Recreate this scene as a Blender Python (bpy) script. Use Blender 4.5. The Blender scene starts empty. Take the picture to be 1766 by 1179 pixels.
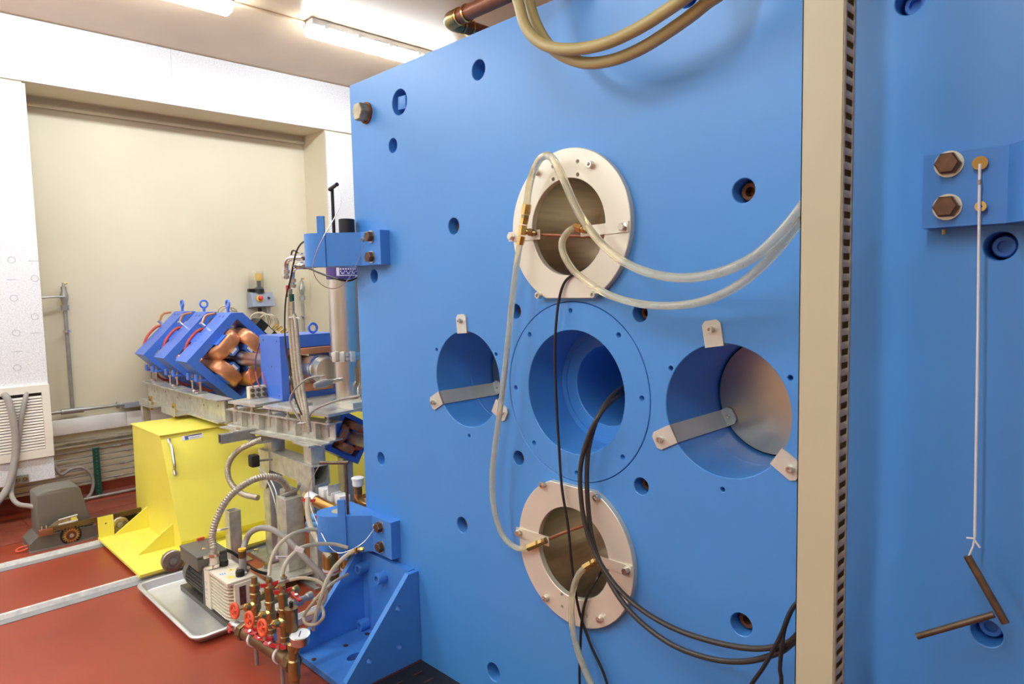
import bpy, bmesh, math, random
from mathutils import Vector, Matrix, Quaternion
from mathutils.geometry import tessellate_polygon
random.seed(7)
SC = bpy.context.scene
COL = SC.collection
V = Vector
PI = math.pi

# ------------------------------------------------------------------ camera, world, exposure
R = Matrix(((0.71136817, 0.072097, -0.69911183),
            (-0.70247937, 0.04199316, -0.71046415),
            (-0.02186443, 0.99651322, 0.08051925)))
EYE = V((0, 0, 1.5))
FPX, CX, CY = 1177.3, 883.0, 589.5
cam_data = bpy.data.cameras.new('camera')
cam = bpy.data.objects.new('camera', cam_data)
COL.objects.link(cam)
cam_data.sensor_width = 36.0
cam_data.lens = 24.0
cam_data.clip_start = 0.05
cam.matrix_world = Matrix.Translation(EYE) @ R.to_4x4()
cam_data.dof.use_dof = True
cam_data.dof.focus_distance = 2.35
cam_data.dof.aperture_fstop = 7.0
SC.camera = cam
world = bpy.data.worlds.new('world')
SC.world = world
world.use_nodes = True
world.node_tree.nodes['Background'].inputs[0].default_value = (0.9, 0.93, 1.0, 1)
world.node_tree.nodes['Background'].inputs[1].default_value = 0.05
SC.view_settings.view_transform = 'Standard'
SC.view_settings.look = 'None'
SC.view_settings.gamma = 1.0
SC.view_settings.use_curve_mapping = False
SC.view_settings.exposure = 2.1
SC.cycles.max_bounces = 8
SC.cycles.diffuse_bounces = 4
LAMP = 13.0          # emission of the fluorescent diffusers

# ------------------------------------------------------------------ measuring helpers (survey of the room)
D = 1.583            # x of the blue yoke face
CYK, CZK = 1.345, 1.174   # its centre

def ray(px, py):
    return R @ V(((px - CX) / FPX, -(py - CY) / FPX, -1.0))

def on(px, py, axis, val):
    d = ray(px, py)
    return EYE + d * ((val - EYE[axis]) / d[axis])

def PX(px, py, x): return on(px, py, 0, x)
def PF(px, py, off=0.0): return on(px, py, 0, D - off)     # off = distance in front of the yoke face
def PY(px, py, y): return on(px, py, 1, y)
def PZ(px, py, z): return on(px, py, 2, z)

def lin(c):
    return tuple((x / 12.92 if x <= 0.04045 else ((x + 0.055) / 1.055) ** 2.4) for x in c)

def rgb(r, g, b):
    return lin((r / 255, g / 255, b / 255))

# ------------------------------------------------------------------ materials
MATS = {}

def mat(name, col, rough=0.5, metal=0.0, var=0.06, scale=6.0, bump=0.0, bscale=60.0, emit=0.0, trans=0.0, coat=0.0, alpha=1.0, ior=1.45, aniso=None):
    m = bpy.data.materials.new(name)
    m.use_nodes = True
    nt = m.node_tree
    b = nt.nodes['Principled BSDF']
    b.inputs['Roughness'].default_value = rough
    b.inputs['Metallic'].default_value = metal
    b.inputs['IOR'].default_value = ior
    b.inputs['Transmission Weight'].default_value = trans
    b.inputs['Coat Weight'].default_value = coat
    b.inputs['Alpha'].default_value = alpha
    if emit:
        b.inputs['Emission Color'].default_value = (*col, 1)
        b.inputs['Emission Strength'].default_value = emit
    tc = nt.nodes.new('ShaderNodeTexCoord')
    mp = nt.nodes.new('ShaderNodeMapping')
    nt.links.new(tc.outputs['Object'], mp.inputs[0])
    if aniso:
        mp.inputs['Scale'].default_value = aniso
    n = nt.nodes.new('ShaderNodeTexNoise')
    n.inputs['Scale'].default_value = scale
    n.inputs['Detail'].default_value = 5
    nt.links.new(mp.outputs[0], n.inputs['Vector'])
    r = nt.nodes.new('ShaderNodeValToRGB')
    lo = tuple(max(0, c * (1 - var)) for c in col)
    hi = tuple(min(1, c * (1 + var)) for c in col)
    r.color_ramp.elements[0].position = 0.3
    r.color_ramp.elements[1].position = 0.7
    r.color_ramp.elements[0].color = (*lo, 1)
    r.color_ramp.elements[1].color = (*hi, 1)
    nt.links.new(n.outputs['Fac'], r.inputs[0])
    nt.links.new(r.outputs[0], b.inputs['Base Color'])
    if bump:
        n2 = nt.nodes.new('ShaderNodeTexNoise')
        n2.inputs['Scale'].default_value = bscale
        n2.inputs['Detail'].default_value = 3
        nt.links.new(mp.outputs[0], n2.inputs['Vector'])
        bp = nt.nodes.new('ShaderNodeBump')
        bp.inputs['Strength'].default_value = bump
        bp.inputs['Distance'].default_value = 0.004
        nt.links.new(n2.outputs['Fac'], bp.inputs['Height'])
        nt.links.new(bp.outputs[0], b.inputs['Normal'])
    MATS[name] = m
    return m

mat('yoke_blue', (0.068, 0.285, 0.71), 0.38, 0, 0.05, 1.6, 0.03, 90, ior=1.6)
mat('bracket_blue', (0.07, 0.26, 0.70), 0.36, 0, 0.06, 5)
mat('magnet_blue', (0.06, 0.18, 0.70), 0.30, 0, 0.05, 4, ior=1.65)
mat('dark_blue', (0.03, 0.085, 0.27), 0.4, 0, 0.06, 4)
mat('steel', (0.70, 0.66, 0.58), 0.30, 1.0, 0.05, 10, 0.02, 200)
mat('flange_steel', (0.76, 0.71, 0.59), 0.42, 0.40, 0.05, 3, 0.02, 120)
mat('liner_steel', (0.66, 0.60, 0.49), 0.36, 1.0, 0.12, 4, 0, 60, aniso=(1, 14, 14))
mat('disc_steel', (0.62, 0.54, 0.42), 0.33, 1.0, 0.08, 5)
mat('clip_steel', (0.67, 0.67, 0.60), 0.38, 0.4, 0.06, 12)
mat('galvanised', (0.66, 0.64, 0.56), 0.38, 0.6, 0.18, 22, 0.04, 80)
mat('dull_zinc', (0.42, 0.41, 0.38), 0.45, 0.7, 0.15, 20)
mat('chrome', (0.80, 0.78, 0.74), 0.18, 1.0, 0.03, 8)
mat('brass', (0.40, 0.30, 0.12), 0.30, 0.85, 0.15, 25)
mat('bright_brass', (0.75, 0.52, 0.18), 0.24, 1.0, 0.08, 25)
mat('bronze', (0.25, 0.175, 0.085), 0.38, 0.85, 0.15, 18)
mat('gold_pipe', (0.58, 0.31, 0.09), 0.28, 0.9, 0.10, 12)
mat('copper', (0.64, 0.27, 0.13), 0.34, 0.45, 0.10, 18)
mat('copper_pipe', (0.30, 0.105, 0.05), 0.40, 0.3, 0.12, 12)
mat('rust', (0.20, 0.075, 0.03), 0.65, 0.4, 0.3, 30)
mat('brown_bolt', (0.16, 0.085, 0.05), 0.45, 0.6, 0.25, 40)
mat('worn_bolt', (0.40, 0.33, 0.21), 0.5, 0.6, 0.3, 40)
mat('tray_aluminium', (0.70, 0.69, 0.66), 0.42, 0.7, 0.08, 6)
mat('wheel_steel', (0.42, 0.35, 0.30), 0.35, 0.8, 0.2, 30)
mat('tool_steel', (0.17, 0.12, 0.08), 0.42, 0.7, 0.25, 40)
mat('hose_beige', (0.45, 0.365, 0.155), 0.42, 0, 0.06, 8)
mat('cable_black', (0.022, 0.019, 0.018), 0.4, 0, 0.1, 20)
mat('cable_brown', (0.045, 0.036, 0.030), 0.4, 0, 0.1, 20)
mat('black_paint', (0.018, 0.016, 0.015), 0.42, 0, 0.1, 20)
mat('hose_grey', (0.36, 0.33, 0.29), 0.5, 0, 0.06, 20)
mat('braid', (0.50, 0.44, 0.34), 0.42, 0.5, 0.25, 160)
mat('grey_plastic', (0.155, 0.138, 0.112), 0.48, 0, 0.05, 5, 0.06, 200)
mat('pump_dark', (0.085, 0.075, 0.065), 0.45, 0.1, 0.08, 10)
mat('pump_cream', (0.80, 0.72, 0.56), 0.42, 0, 0.03, 8)
mat('yellow', (0.90, 0.79, 0.12), 0.36, 0, 0.04, 3)
mat('white_plastic', (0.85, 0.83, 0.80), 0.45, 0, 0.03, 8)
mat('white_label', (0.86, 0.84, 0.83), 0.5, 0, 0.03, 30)
mat('grille_cream', (0.85, 0.79, 0.68), 0.45, 0, 0.03, 8)
mat('red_paint', (0.62, 0.035, 0.035), 0.35, 0, 0.1, 30)
mat('orange_red', (0.85, 0.13, 0.05), 0.4, 0, 0.06, 30)
mat('red_hose', (0.58, 0.07, 0.04), 0.45, 0, 0.1, 20)
mat('purple', (0.085, 0.045, 0.22), 0.45, 0, 0.05, 20)
mat('print_blue', (0.08, 0.13, 0.36), 0.5, 0, 0.05, 20)
mat('sky_blue', (0.12, 0.40, 0.82), 0.5, 0, 0.05, 10)
mat('green_strut', (0.012, 0.085, 0.055), 0.45, 0, 0.1, 20)
mat('box_grey', (0.30, 0.33, 0.40), 0.45, 0, 0.04, 10)
mat('amber', (0.80, 0.48, 0.05), 0.4, 0, 0.05, 10)
mat('post_beige', (0.54, 0.485, 0.33), 0.42, 0, 0.03, 4)
mat('glass', (0.95, 0.93, 0.86), 0.06, 0, 0.01, 8, trans=0.9, ior=1.2)
mat('lamp_white', (0.72, 0.74, 0.76), 0.4, 0, 0.03, 8)
mat('diffuser', (0.86, 0.95, 1.0), 0.4, 0, 0.0, 8, emit=LAMP)
mat('cream_wall', (0.74, 0.66, 0.49), 0.5, 0, 0.03, 2)
mat('ceiling_paint', (0.68, 0.51, 0.34), 0.30, 0, 0.05, 2.5, 0.15, 14)
mat('rail_steel', (0.78, 0.75, 0.70), 0.4, 0.35, 0.15, 30)
mat('rail_bed', (0.29, 0.285, 0.28), 0.55, 0.2, 0.12, 14)
mat('cove_red', (0.20, 0.035, 0.018), 0.4, 0, 0.12, 8)
mat('trench_red', (0.24, 0.055, 0.030), 0.42, 0, 0.10, 5)
mat('mat_black', (0.016, 0.013, 0.013), 0.5, 0, 0.3, 40)
mat('window_tint', (0.12, 0.05, 0.04), 0.25, 0, 0.3, 60)
mat('gauge_face', (0.85, 0.85, 0.83), 0.3, 0, 0.02, 8)

def clear_hose_mat(name, col, clear):
    m = mat(name, col, 0.16, 0, 0.05, 30, ior=1.35)
    b = m.node_tree.nodes['Principled BSDF']
    b.inputs['Transmission Weight'].default_value = clear
    return m
clear_hose_mat('clear_hose', (0.93, 0.87, 0.64), 0.72)
clear_hose_mat('clear_tube', (0.86, 0.76, 0.55), 0.45)

def board_mat():
    # white composition board: fine speckle, faint printed marks near the bottom
    m = mat('board_white', (0.80, 0.79, 0.80), 0.5, 0, 0.16, 110, 0.3, 150)
    return m
board_mat()

def floor_mat():
    m = mat('floor_paint', (0.33, 0.056, 0.025), 0.32, 0, 0.14, 1.8, 0.05, 35)
    return m
floor_mat()

# ------------------------------------------------------------------ mesh helpers
def frame(axis):
    z = V(axis).normalized()
    a = V((0, 0, 1)) if abs(z.z) < 0.9 else V((1, 0, 0))
    x = a.cross(z).normalized()
    y = z.cross(x)
    return x, y, z

def catmull(pts, n=8):
    P = [V(p) for p in pts]
    if len(P) < 3:
        return P
    P = [P[0] * 2 - P[1]] + P + [P[-1] * 2 - P[-2]]
    out = []
    for i in range(1, len(P) - 2):
        p0, p1, p2, p3 = P[i - 1], P[i], P[i + 1], P[i + 2]
        for k in range(n):
            t = k / n
            out.append(0.5 * ((2 * p1) + (p2 - p0) * t + (2 * p0 - 5 * p1 + 4 * p2 - p3) * t * t + (3 * p1 - p0 - 3 * p2 + p3) * t ** 3))
    out.append(P[-2])
    return out

class MB:
    def __init__(self):
        self.bm = bmesh.new()

    def quad_strip(self, A, B, closed=True):
        n = len(A)
        for i in range(n if closed else n - 1):
            j = (i + 1) % n
            try:
                self.bm.faces.new((A[i], A[j], B[j], B[i]))
            except ValueError:
                pass

    def box(self, c, s, rot=None, bev=0.0):
        c = V(c)
        h = V(s) * 0.5
        M = rot.to_3x3() if rot is not None else Matrix.Identity(3)
        if bev <= 0:
            vs = [self.bm.verts.new(c + M @ V((x * h.x, y * h.y, z * h.z))) for z in (-1, 1) for y in (-1, 1) for x in (-1, 1)]
            for f in ((0, 2, 3, 1), (4, 5, 7, 6), (0, 1, 5, 4), (2, 6, 7, 3), (0, 4, 6, 2), (1, 3, 7, 5)):
                self.bm.faces.new([vs[i] for i in f])
            return self
        tmp = bmesh.new()
        bmesh.ops.create_cube(tmp, size=1)
        for v in tmp.verts:
            v.co = V((v.co.x * s[0], v.co.y * s[1], v.co.z * s[2]))
        bmesh.ops.bevel(tmp, geom=list(tmp.edges), offset=bev, segments=2, affect='EDGES', profile=0.5)
        tmp.verts.index_update()
        base = [self.bm.verts.new(c + M @ v.co) for v in tmp.verts]
        for f in tmp.faces:
            self.bm.faces.new([base[v.index] for v in f.verts])
        tmp.free()
        return self

    def span(self, a, b, bev=0.0):
        a, b = V(a), V(b)
        return self.box((a + b) * 0.5, tuple(abs(x) for x in (b - a)), None, bev)

    def lathe(self, p, axis, prof, seg=24, cap=True):
        # prof: list of (radius, distance along axis)
        x, y, z = frame(axis)
        p = V(p)
        rings = []
        for r, h in prof:
            rings.append([self.bm.verts.new(p + z * h + (x * math.cos(2 * PI * k / seg) + y * math.sin(2 * PI * k / seg)) * max(r, 1e-5)) for k in range(seg)])
        for A, B in zip(rings, rings[1:]):
            self.quad_strip(A, B)
        if cap:
            self.bm.faces.new(list(reversed(rings[0])))
            self.bm.faces.new(rings[-1])
        return self

    def cyl(self, p0, p1, r, r2=None, seg=20):
        p0, p1 = V(p0), V(p1)
        return self.lathe(p0, p1 - p0, [(r, 0), (r if r2 is None else r2, (p1 - p0).length)], seg)

    def hexa(self, p0, p1, r):
        return self.cyl(p0, p1, r, seg=6)

    def ring(self, p, axis, ro, ri, h, seg=32):
        return self.lathe(p, axis, [(ri, 0), (ro, 0), (ro, h), (ri, h), (ri, 0)], seg, cap=False)

    def torus(self, c, axis, R_, r, seg=28, ts=10):
        x, y, z = frame(axis)
        c = V(c)
        rings = []
        for i in range(seg):
            a = 2 * PI * i / seg
            d = x * math.cos(a) + y * math.sin(a)
            rings.append([self.bm.verts.new(c + d * (R_ + r * math.cos(2 * PI * k / ts)) + z * r * math.sin(2 * PI * k / ts)) for k in range(ts)])
        for i in range(seg):
            self.quad_strip(rings[i], rings[(i + 1) % seg])
        return self

    def sphere(self, c, r, sc=(1, 1, 1)):
        c = V(c)
        prof = [(r * math.sin(PI * k / 8), -r * math.cos(PI * k / 8)) for k in range(9)]
        x, y, z = V((1, 0, 0)), V((0, 1, 0)), V((0, 0, 1))
        rings = []
        for rr, h in prof:
            rings.append([self.bm.verts.new(c + V((max(rr, 1e-5) * math.cos(2 * PI * k / 12) * sc[0], max(rr, 1e-5) * math.sin(2 * PI * k / 12) * sc[1], h * sc[2]))) for k in range(12)])
        for A, B in zip(rings, rings[1:]):
            self.quad_strip(A, B)
        return self

    def tube(self, pts, r, seg=10, smooth=8, corr=0.0, step=0.01, closed=False):
        P = catmull(pts, smooth) if smooth else [V(p) for p in pts]
        if corr:
            L = [0]
            for a, b in zip(P, P[1:]):
                L.append(L[-1] + (b - a).length)
            n = int(L[-1] / (step / 2))
            Q = []
            j = 0
            for i in range(n + 1):
                s = L[-1] * i / n
                while j < len(L) - 2 and L[j + 1] < s:
                    j += 1
                t = (s - L[j]) / max(1e-9, L[j + 1] - L[j])
                Q.append(P[j].lerp(P[j + 1], t))
            P = Q
        n = len(P)
        T = [(P[min(i + 1, n - 1)] - P[max(i - 1, 0)]).normalized() for i in range(n)]
        x, y, z = frame(T[0])
        rings = []
        for i in range(n):
            if i:
                q = T[i - 1].rotation_difference(T[i])
                x = q @ x
            x = (x - T[i] * x.dot(T[i])).normalized()
            y = T[i].cross(x)
            rr = r * (1 + (corr if i % 2 else -corr)) if corr else r
            rings.append([self.bm.verts.new(P[i] + (x * math.cos(2 * PI * k / seg) + y * math.sin(2 * PI * k / seg)) * rr) for k in range(seg)])
        for A, B in zip(rings, rings[1:]):
            self.quad_strip(A, B)
        if closed:
            self.quad_strip(rings[-1], rings[0])
        else:
            self.bm.faces.new(list(reversed(rings[0])))
            self.bm.faces.new(rings[-1])
        return self

    def prism(self, loops, o, u, v, w, ch=0.0, loops_front=None):
        """extrude a 2D polygon with holes (loops[0] is the outline) along w; u, v span its plane."""
        o, u, v, w = V(o), V(u), V(v), V(w)
        front = loops_front or loops
        t3 = lambda q: V((q[0], q[1], 0))
        tris = tessellate_polygon([[t3(q) for q in L] for L in front])
        wd = w.normalized()
        fv = [self.bm.verts.new(o + u * q[0] + v * q[1]) for L in front for q in L]
        bv = [self.bm.verts.new(o + u * q[0] + v * q[1] + w) for L in loops for q in L]
        mv = [self.bm.verts.new(o + u * q[0] + v * q[1] + wd * ch) for L in loops for q in L] if ch else None
        for t in tris:
            for vs, rev in ((fv, 0), (bv, 1)):
                try:
                    self.bm.faces.new([vs[i] for i in (reversed(t) if rev else t)])
                except ValueError:
                    pass
        k = 0
        for L in loops:
            n = len(L)
            idx = list(range(k, k + n))
            if mv:
                self.quad_strip([fv[i] for i in idx], [mv[i] for i in idx])
                self.quad_strip([mv[i] for i in idx], [bv[i] for i in idx])
            else:
                self.quad_strip([fv[i] for i in idx], [bv[i] for i in idx])
            k += n
        return self

def circ(cx, cy, r, n=32, a0=0.0):
    return [(cx + r * math.cos(a0 + 2 * PI * k / n), cy + r * math.sin(a0 + 2 * PI * k / n)) for k in range(n)]

def rect(x0, y0, x1, y1):
    return [(x0, y0), (x1, y0), (x1, y1), (x0, y1)]

def build(name, mb, m, parent=None, sharp=35):
    bmesh.ops.recalc_face_normals(mb.bm, faces=mb.bm.faces)
    me = bpy.data.meshes.new(name)
    mb.bm.to_mesh(me)
    mb.bm.free()
    for p in me.polygons:
        p.use_smooth = True
    me.set_sharp_from_angle(angle=math.radians(sharp))
    me.materials.append(MATS[m])
    o = bpy.data.objects.new(name, me)
    COL.objects.link(o)
    if parent is not None:
        o.parent = parent
        o.matrix_parent_inverse = WM[parent.name].inverted()
    WM[o.name] = Matrix.Identity(4)
    return o

WM = {}

def tag(o, label, cat, group=None):
    o['label'] = label
    o['category'] = cat
    if group:
        o['group'] = group
    return o

def thing(name, label, cat, loc=(0, 0, 0), group=None):
    o = bpy.data.objects.new(name, None)
    COL.objects.link(o)
    o.empty_display_size = 0.05
    o.location = loc
    WM[o.name] = Matrix.Translation(V(loc))
    return tag(o, label, cat, group)

def struct(name, mb, m, parent=None):
    o = build(name, mb, m, parent)
    o['kind'] = 'structure'
    return o

def dup(root, delta, label, group=None):
    """copy a thing with its parts and sub-parts, moved by delta"""
    r = root.copy()
    COL.objects.link(r)
    r.location = root.location + V(delta)
    r['label'] = label
    if group:
        r['group'] = group
    def kids(src, dst):
        for ch in [c for c in COL.objects if c.parent == src]:
            c = ch.copy()
            COL.objects.link(c)
            c.parent = dst
            kids(ch, c)
    kids(root, r)
    return r

def hex_bolt(parent, p, axis, r=0.012, h=0.011, m='brown_bolt', washer='steel', name='hex_bolt'):
    z = V(axis).normalized()
    p = V(p)
    w = build('washer', MB().cyl(p, p + z * 0.003, r * 1.16, seg=24), washer, parent)
    return build(name, MB().lathe(p + z * 0.003, z, [(r, 0), (r, h * .85), (r * .86, h)], 6), m, parent)

def cap_screw(parent, p, axis, r=0.009, h=0.012, m='steel', name='cap_screw'):
    z = V(axis).normalized()
    o = build(name, MB().lathe(V(p), z, [(r, 0), (r, h * .9), (r * .9, h), (r * .52, h), (r * .52, h * .4), (0.0001, h * .4)], 16, cap=False), m, parent)
    return o
NX = V((-1, 0, 0))

# ================================================================== THE ROOM
WALL, FRONT, CEIL, SOFF = 5.85, 5.445, 3.31, 2.904
X0, X1, Y0 = -4.4, 6.0, -3.2
floor = struct('floor', MB().span((X0, Y0, -0.10), (X1, WALL + 0.2, 0.0)), 'floor_paint')
struct('ceiling', MB().span((X0, Y0, CEIL), (X1, WALL + 0.2, CEIL + 0.12)), 'ceiling_paint')
struct('wall_back', MB().span((X0, WALL, 0), (X1, WALL + 0.12, CEIL)), 'cream_wall')
struct('wall_left', MB().span((X0 - 0.12, Y0, 0), (X0, WALL, CEIL)), 'cream_wall')
struct('wall_right', MB().span((X1, Y0, 0), (X1 + 0.12, WALL, CEIL)), 'cream_wall')
struct('wall_front', MB().span((X0, Y0 - 0.12, 0), (X1, Y0, CEIL)), 'cream_wall')
# ceiling beam, hanging bulkhead on the left, column on the right, each faced with white composition board
beam = struct('trim_1', MB().span((X0, FRONT + 0.018, SOFF), (X1, WALL, CEIL)), 'cream_wall')
# beam facing is made of boards butted together
for i, (a, b) in enumerate(((X0, -0.55), (-0.548, 1.885), (1.887, 4.3), (4.302, X1))):
    build('board', MB().span((a, FRONT, SOFF - 0.002), (b, FRONT + 0.018, CEIL - 0.006)), 'board_white', beam)
bulk = struct('wall_bulkhead', MB().span((X0, FRONT + 0.018, 0.275), (0.955, WALL, SOFF)), 'cream_wall')
build('board', MB().span((X0, FRONT, 0.275), (-0.30, FRONT + 0.018, SOFF - 0.02)), 'board_white', bulk)
build('board', MB().span((-0.298, FRONT, 0.275), (0.97, FRONT + 0.018, SOFF - 0.02)), 'board_white', bulk)
colr = struct('wall_column', MB().span((3.135, FRONT + 0.018, 0), (X1, WALL, SOFF)), 'cream_wall')
build('board', MB().span((3.135, FRONT, 0), (4.35, FRONT + 0.018, SOFF - 0.02)), 'board_white', colr)
build('board', MB().span((4.352, FRONT, 0), (X1, FRONT + 0.018, SOFF - 0.02)), 'board_white', colr)
# faint printed marks on the lower bulkhead board (short dashes and ovals, as on the sheet)
for px, py, k in ((20, 482, 0), (58, 450, 0), (62, 574, 0), (30, 606, 0), (20, 448, 1), (24, 514, 1), (28, 574, 1), (60, 546, 1), (60, 480, 1), (30, 634, 1)):
    c = PY(px, py, FRONT - 0.0006)
    mb = MB()
    if k:
        mb.torus(c, (0, 1, 0), 0.020, 0.0011, 18, 5)
    else:
        mb.box(c, (0.055, 0.0010, 0.0022))
    build('printed_mark', mb, 'rail_bed', bulk)
base = struct('baseboard_back', MB().prism([[(0, 0), (0.035, 0), (0.012, 0.02), (0.008, 0.085), (0, 0.09)]], (X0, WALL, 0), (0, -1, 0), (0, 0, 1), (3.135 - X0, 0, 0)), 'cove_red')
# trench covers let into the floor along the wall
for k in range(7):
    a = -0.95 + k * 0.72
    build('trench_cover', MB().span((a, 5.05, -0.01), (a + 0.712, 5.36, 0.006), 0.002), 'trench_red', floor)
    build('trench_cover', MB().span((a + 0.3, 5.368, -0.01), (a + 1.012, 5.62, 0.006), 0.002), 'trench_red', floor)

# rails set in the floor, running along the wall
def rail(y, label):
    t = thing('floor_rail', label, 'rail', (0, y, 0), 'steel rails let into the red floor')
    build('bed', MB().span((X0 + .1, y - 0.075, -0.01), (1.95, y + 0.03, 0.003)), 'rail_bed', t)
    build('rail_head', MB().prism([[(-0.020, 0.003), (0.020, 0.003), (0.010, 0.022), (-0.010, 0.022)]], (X0 + .1, y + 0.004, 0), (0, 1, 0), (0, 0, 1), (1.95 - X0, 0, 0)), 'rail_steel', t)
rail(4.655, 'steel floor rail nearest the wall, beside the grey gate motor')
rail(3.90, 'steel floor rail passing just behind the metal drip tray')
# floor conduit along the wall
tag(build('floor_conduit', MB().cyl((0.96, 5.72, 0.014), (2.6, 5.72, 0.014), 0.012), 'dull_zinc'), 'thin grey conduit lying on the floor by the red baseboard', 'conduit')

# ================================================================== LIGHT FITTINGS
def light(x0, y, label, x1=None):
    x1 = x1 or x0 + 1.24
    t = thing('ceiling_light', label, 'ceiling light', (x0, y, CEIL), 'fluorescent batten lights')
    build('tray', MB().span((x0, y - 0.07, CEIL - 0.045), (x1, y + 0.07, CEIL), 0.008), 'lamp_white', t)
    pr = [(-0.066, 0.0), (0.066, 0.0), (0.064, -0.030), (0.045, -0.052), (-0.045, -0.052), (-0.064, -0.030)]
    build('diffuser', MB().prism([pr], (x0 + 0.012, y, CEIL - 0.045), (0, 1, 0), (0, 0, 1), (x1 - x0 - 0.024, 0, 0)), 'diffuser', t)
    for k in range(5):
        xc = x0 + 0.1 + k * (x1 - x0 - 0.2) / 4
        build('clip', MB().box((xc, y - 0.071, CEIL - 0.046), (0.03, 0.008, 0.02)), 'lamp_white', t)
    return t
light(0.62, 4.30, 'fluorescent batten light cut by the top edge, left of the other')
light(2.375, 4.30, 'fluorescent batten light partly hidden behind the blue yoke')
for x, nx in ((-1.135, 'second'), (-2.89, 'third')):
    for y, ny in ((4.30, 'back row'), (2.30, 'added middle row'), (0.30, 'added front row')):  # middle and front rows: unseen lamps added to brighten the yoke's right side
        light(x, y, 'fluorescent batten light out of frame, ' + nx + ' from the yoke, ' + ny)
tag(build('ceiling_conduit', MB().cyl((1.83, 4.33, CEIL - 0.011), (2.41, 4.33, CEIL - 0.011), 0.010), 'ceiling_paint'), 'thin painted conduit on the ceiling joining the two lights', 'conduit')

# ================================================================== THE BLUE YOKE
yoke = thing('magnet_yoke', 'huge blue steel magnet yoke drilled with round holes', 'magnet yoke', (D, CYK, 0))
YL, YR, ZT = 2.540, 0.150, 2.348
Fy, Fz, Fx = V((0, 1, 0)), V((0, 0, 1)), V((1, 0, 0))
O0 = V((D, CYK, CZK))
small = []                         # (y, z, r, kind)
for sy in (1, -1):
    for sz in (1, -1):
        small += [(sy * .245, sz * .245, .0245, 'rust'), (sy * .548, sz * .546, .0295, 'rust'), (sy * 1.067, sz * .383, .0275, 'plug'),
                  (sy * .902, sz * .884, .028, 'plug'), (sy * .396, sz * 1.052, .033, 'deep')]
    small.append((sy * .848, 1.038, .048, 'square'))
tapped = [(.667, .098), (.343, .098), (.495, -.205), (-.667, .098), (-.343, .098), (-.495, -.205)]
tap_c = [(.25 * math.sin(a), .25 * math.cos(a)) for a in [2 * PI * k / 8 + 0.03 for k in range(8)]]
def loops(extra, c):
    out = [rect(YR - CYK, -CZK, YL - CYK, ZT - CZK)]
    for y, z, r, n in extra:
        out.append(circ(y, z, r + c, n))
    return out
sh = [(0, 0, .2785, 96), (.5, 0, .172, 72), (-.5, 0, .172, 72), (0, .5, .150, 64), (0, -.5, .150, 64)]
sh1 = sh + [(y, z, r, 28) for y, z, r, k in small] + [(y, z, .0065, 12) for y, z in tapped]
build('front_plate', MB().prism(loops(sh1, 0), O0, Fy, Fz, Fx * 0.17, 0.0018, loops(sh1, 0.0018)), 'yoke_blue', yoke)
rg = [circ(0, 0, .2765, 96), circ(0, 0, .191, 96)] + [circ(y, z, .0075, 12) for y, z in tap_c]
rgf = [circ(0, 0, .2750, 96), circ(0, 0, .1925, 96)] + [circ(y, z, .0085, 12) for y, z in tap_c]
build('cover_ring', MB().prism(rg, O0 - Fx * 0.0005, Fy, Fz, Fx * 0.17, 0.0015, rgf), 'yoke_blue', yoke)
s2 = [(0, 0, .130, 72), (.5, 0, .172, 72), (-.5, 0, .172, 72), (0, .5, .150, 64), (0, -.5, .150, 64)]
build('middle_plate', MB().prism(loops(s2, 0), O0 + Fx * 0.1705, Fy, Fz, Fx * 0.14, 0.002, loops(s2, 0.002)), 'yoke_blue', yoke)
build('rear_plate', MB().prism(loops([(0, 0, .130, 64)], 0), O0 + Fx * 0.311, Fy, Fz, Fx * 0.45), 'yoke_blue', yoke)
build('yoke_body', MB().span((D + .762, YR, 0), (D + 1.25, YL, ZT)), 'yoke_blue', yoke)
build('bore_step', MB().ring(O0 + Fx * 0.1645, (1, 0, 0), .1905, .172, 0.006, 72), 'yoke_blue', yoke)
for y, z, r, k in small:
    p = O0 + V((0, y, z))
    if k == 'rust':
        cap_screw(yoke, p + Fx * 0.075, (-1, 0, 0), r * .80, 0.042, 'rust', 'recessed_bolt')
    elif k == 'plug':
        build('recessed_plug', MB().lathe(p + Fx * 0.075, (-1, 0, 0), [(r * .78, 0), (r * .78, .035), (r * .68, .04), (r * .42, .04), (r * .42, .028), (.0001, .028)], 24, cap=False), 'bracket_blue', yoke)
    elif k == 'deep':
        build('recessed_bolt', MB().lathe(p + Fx * 0.110, (-1, 0, 0), [(r * .7, 0), (r * .7, .03), (.0001, .03)], 20, cap=False), 'rust', yoke)
    else:
        build('square_head', MB().box(p + Fx * 0.035, (0.05, 0.05, 0.05), Matrix.Rotation(0.06, 3, 'X'), 0.002), 'bracket_blue', yoke)
for y in (.5, -.5):
    p = O0 + V((.30, y, 0))
    build('bore_disc', MB().lathe(p + Fx * 0.0105, (-1, 0, 0), [(.1655, 0), (.1655, .030), (.1645, .031), (.0001, .031)], 72, cap=False), 'disc_steel', yoke)
    build('gap_shade_ring', MB().ring(p + Fx * 0.0105, (-1, 0, 0), .1718, .1656, .018, 72), 'cable_black', yoke)  # black ring standing in for the shade in the gap round the disc
hx = PF(632, 195)
build('bolt_washer', MB().cyl(hx, hx + NX * 0.006, .043, seg=28), 'rust', yoke)
build('hex_bolt', MB().lathe(hx + NX * 0.006, NX, [(.037, 0), (.037, .036), (.033, .040)], 6), 'worn_bolt', yoke)
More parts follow.
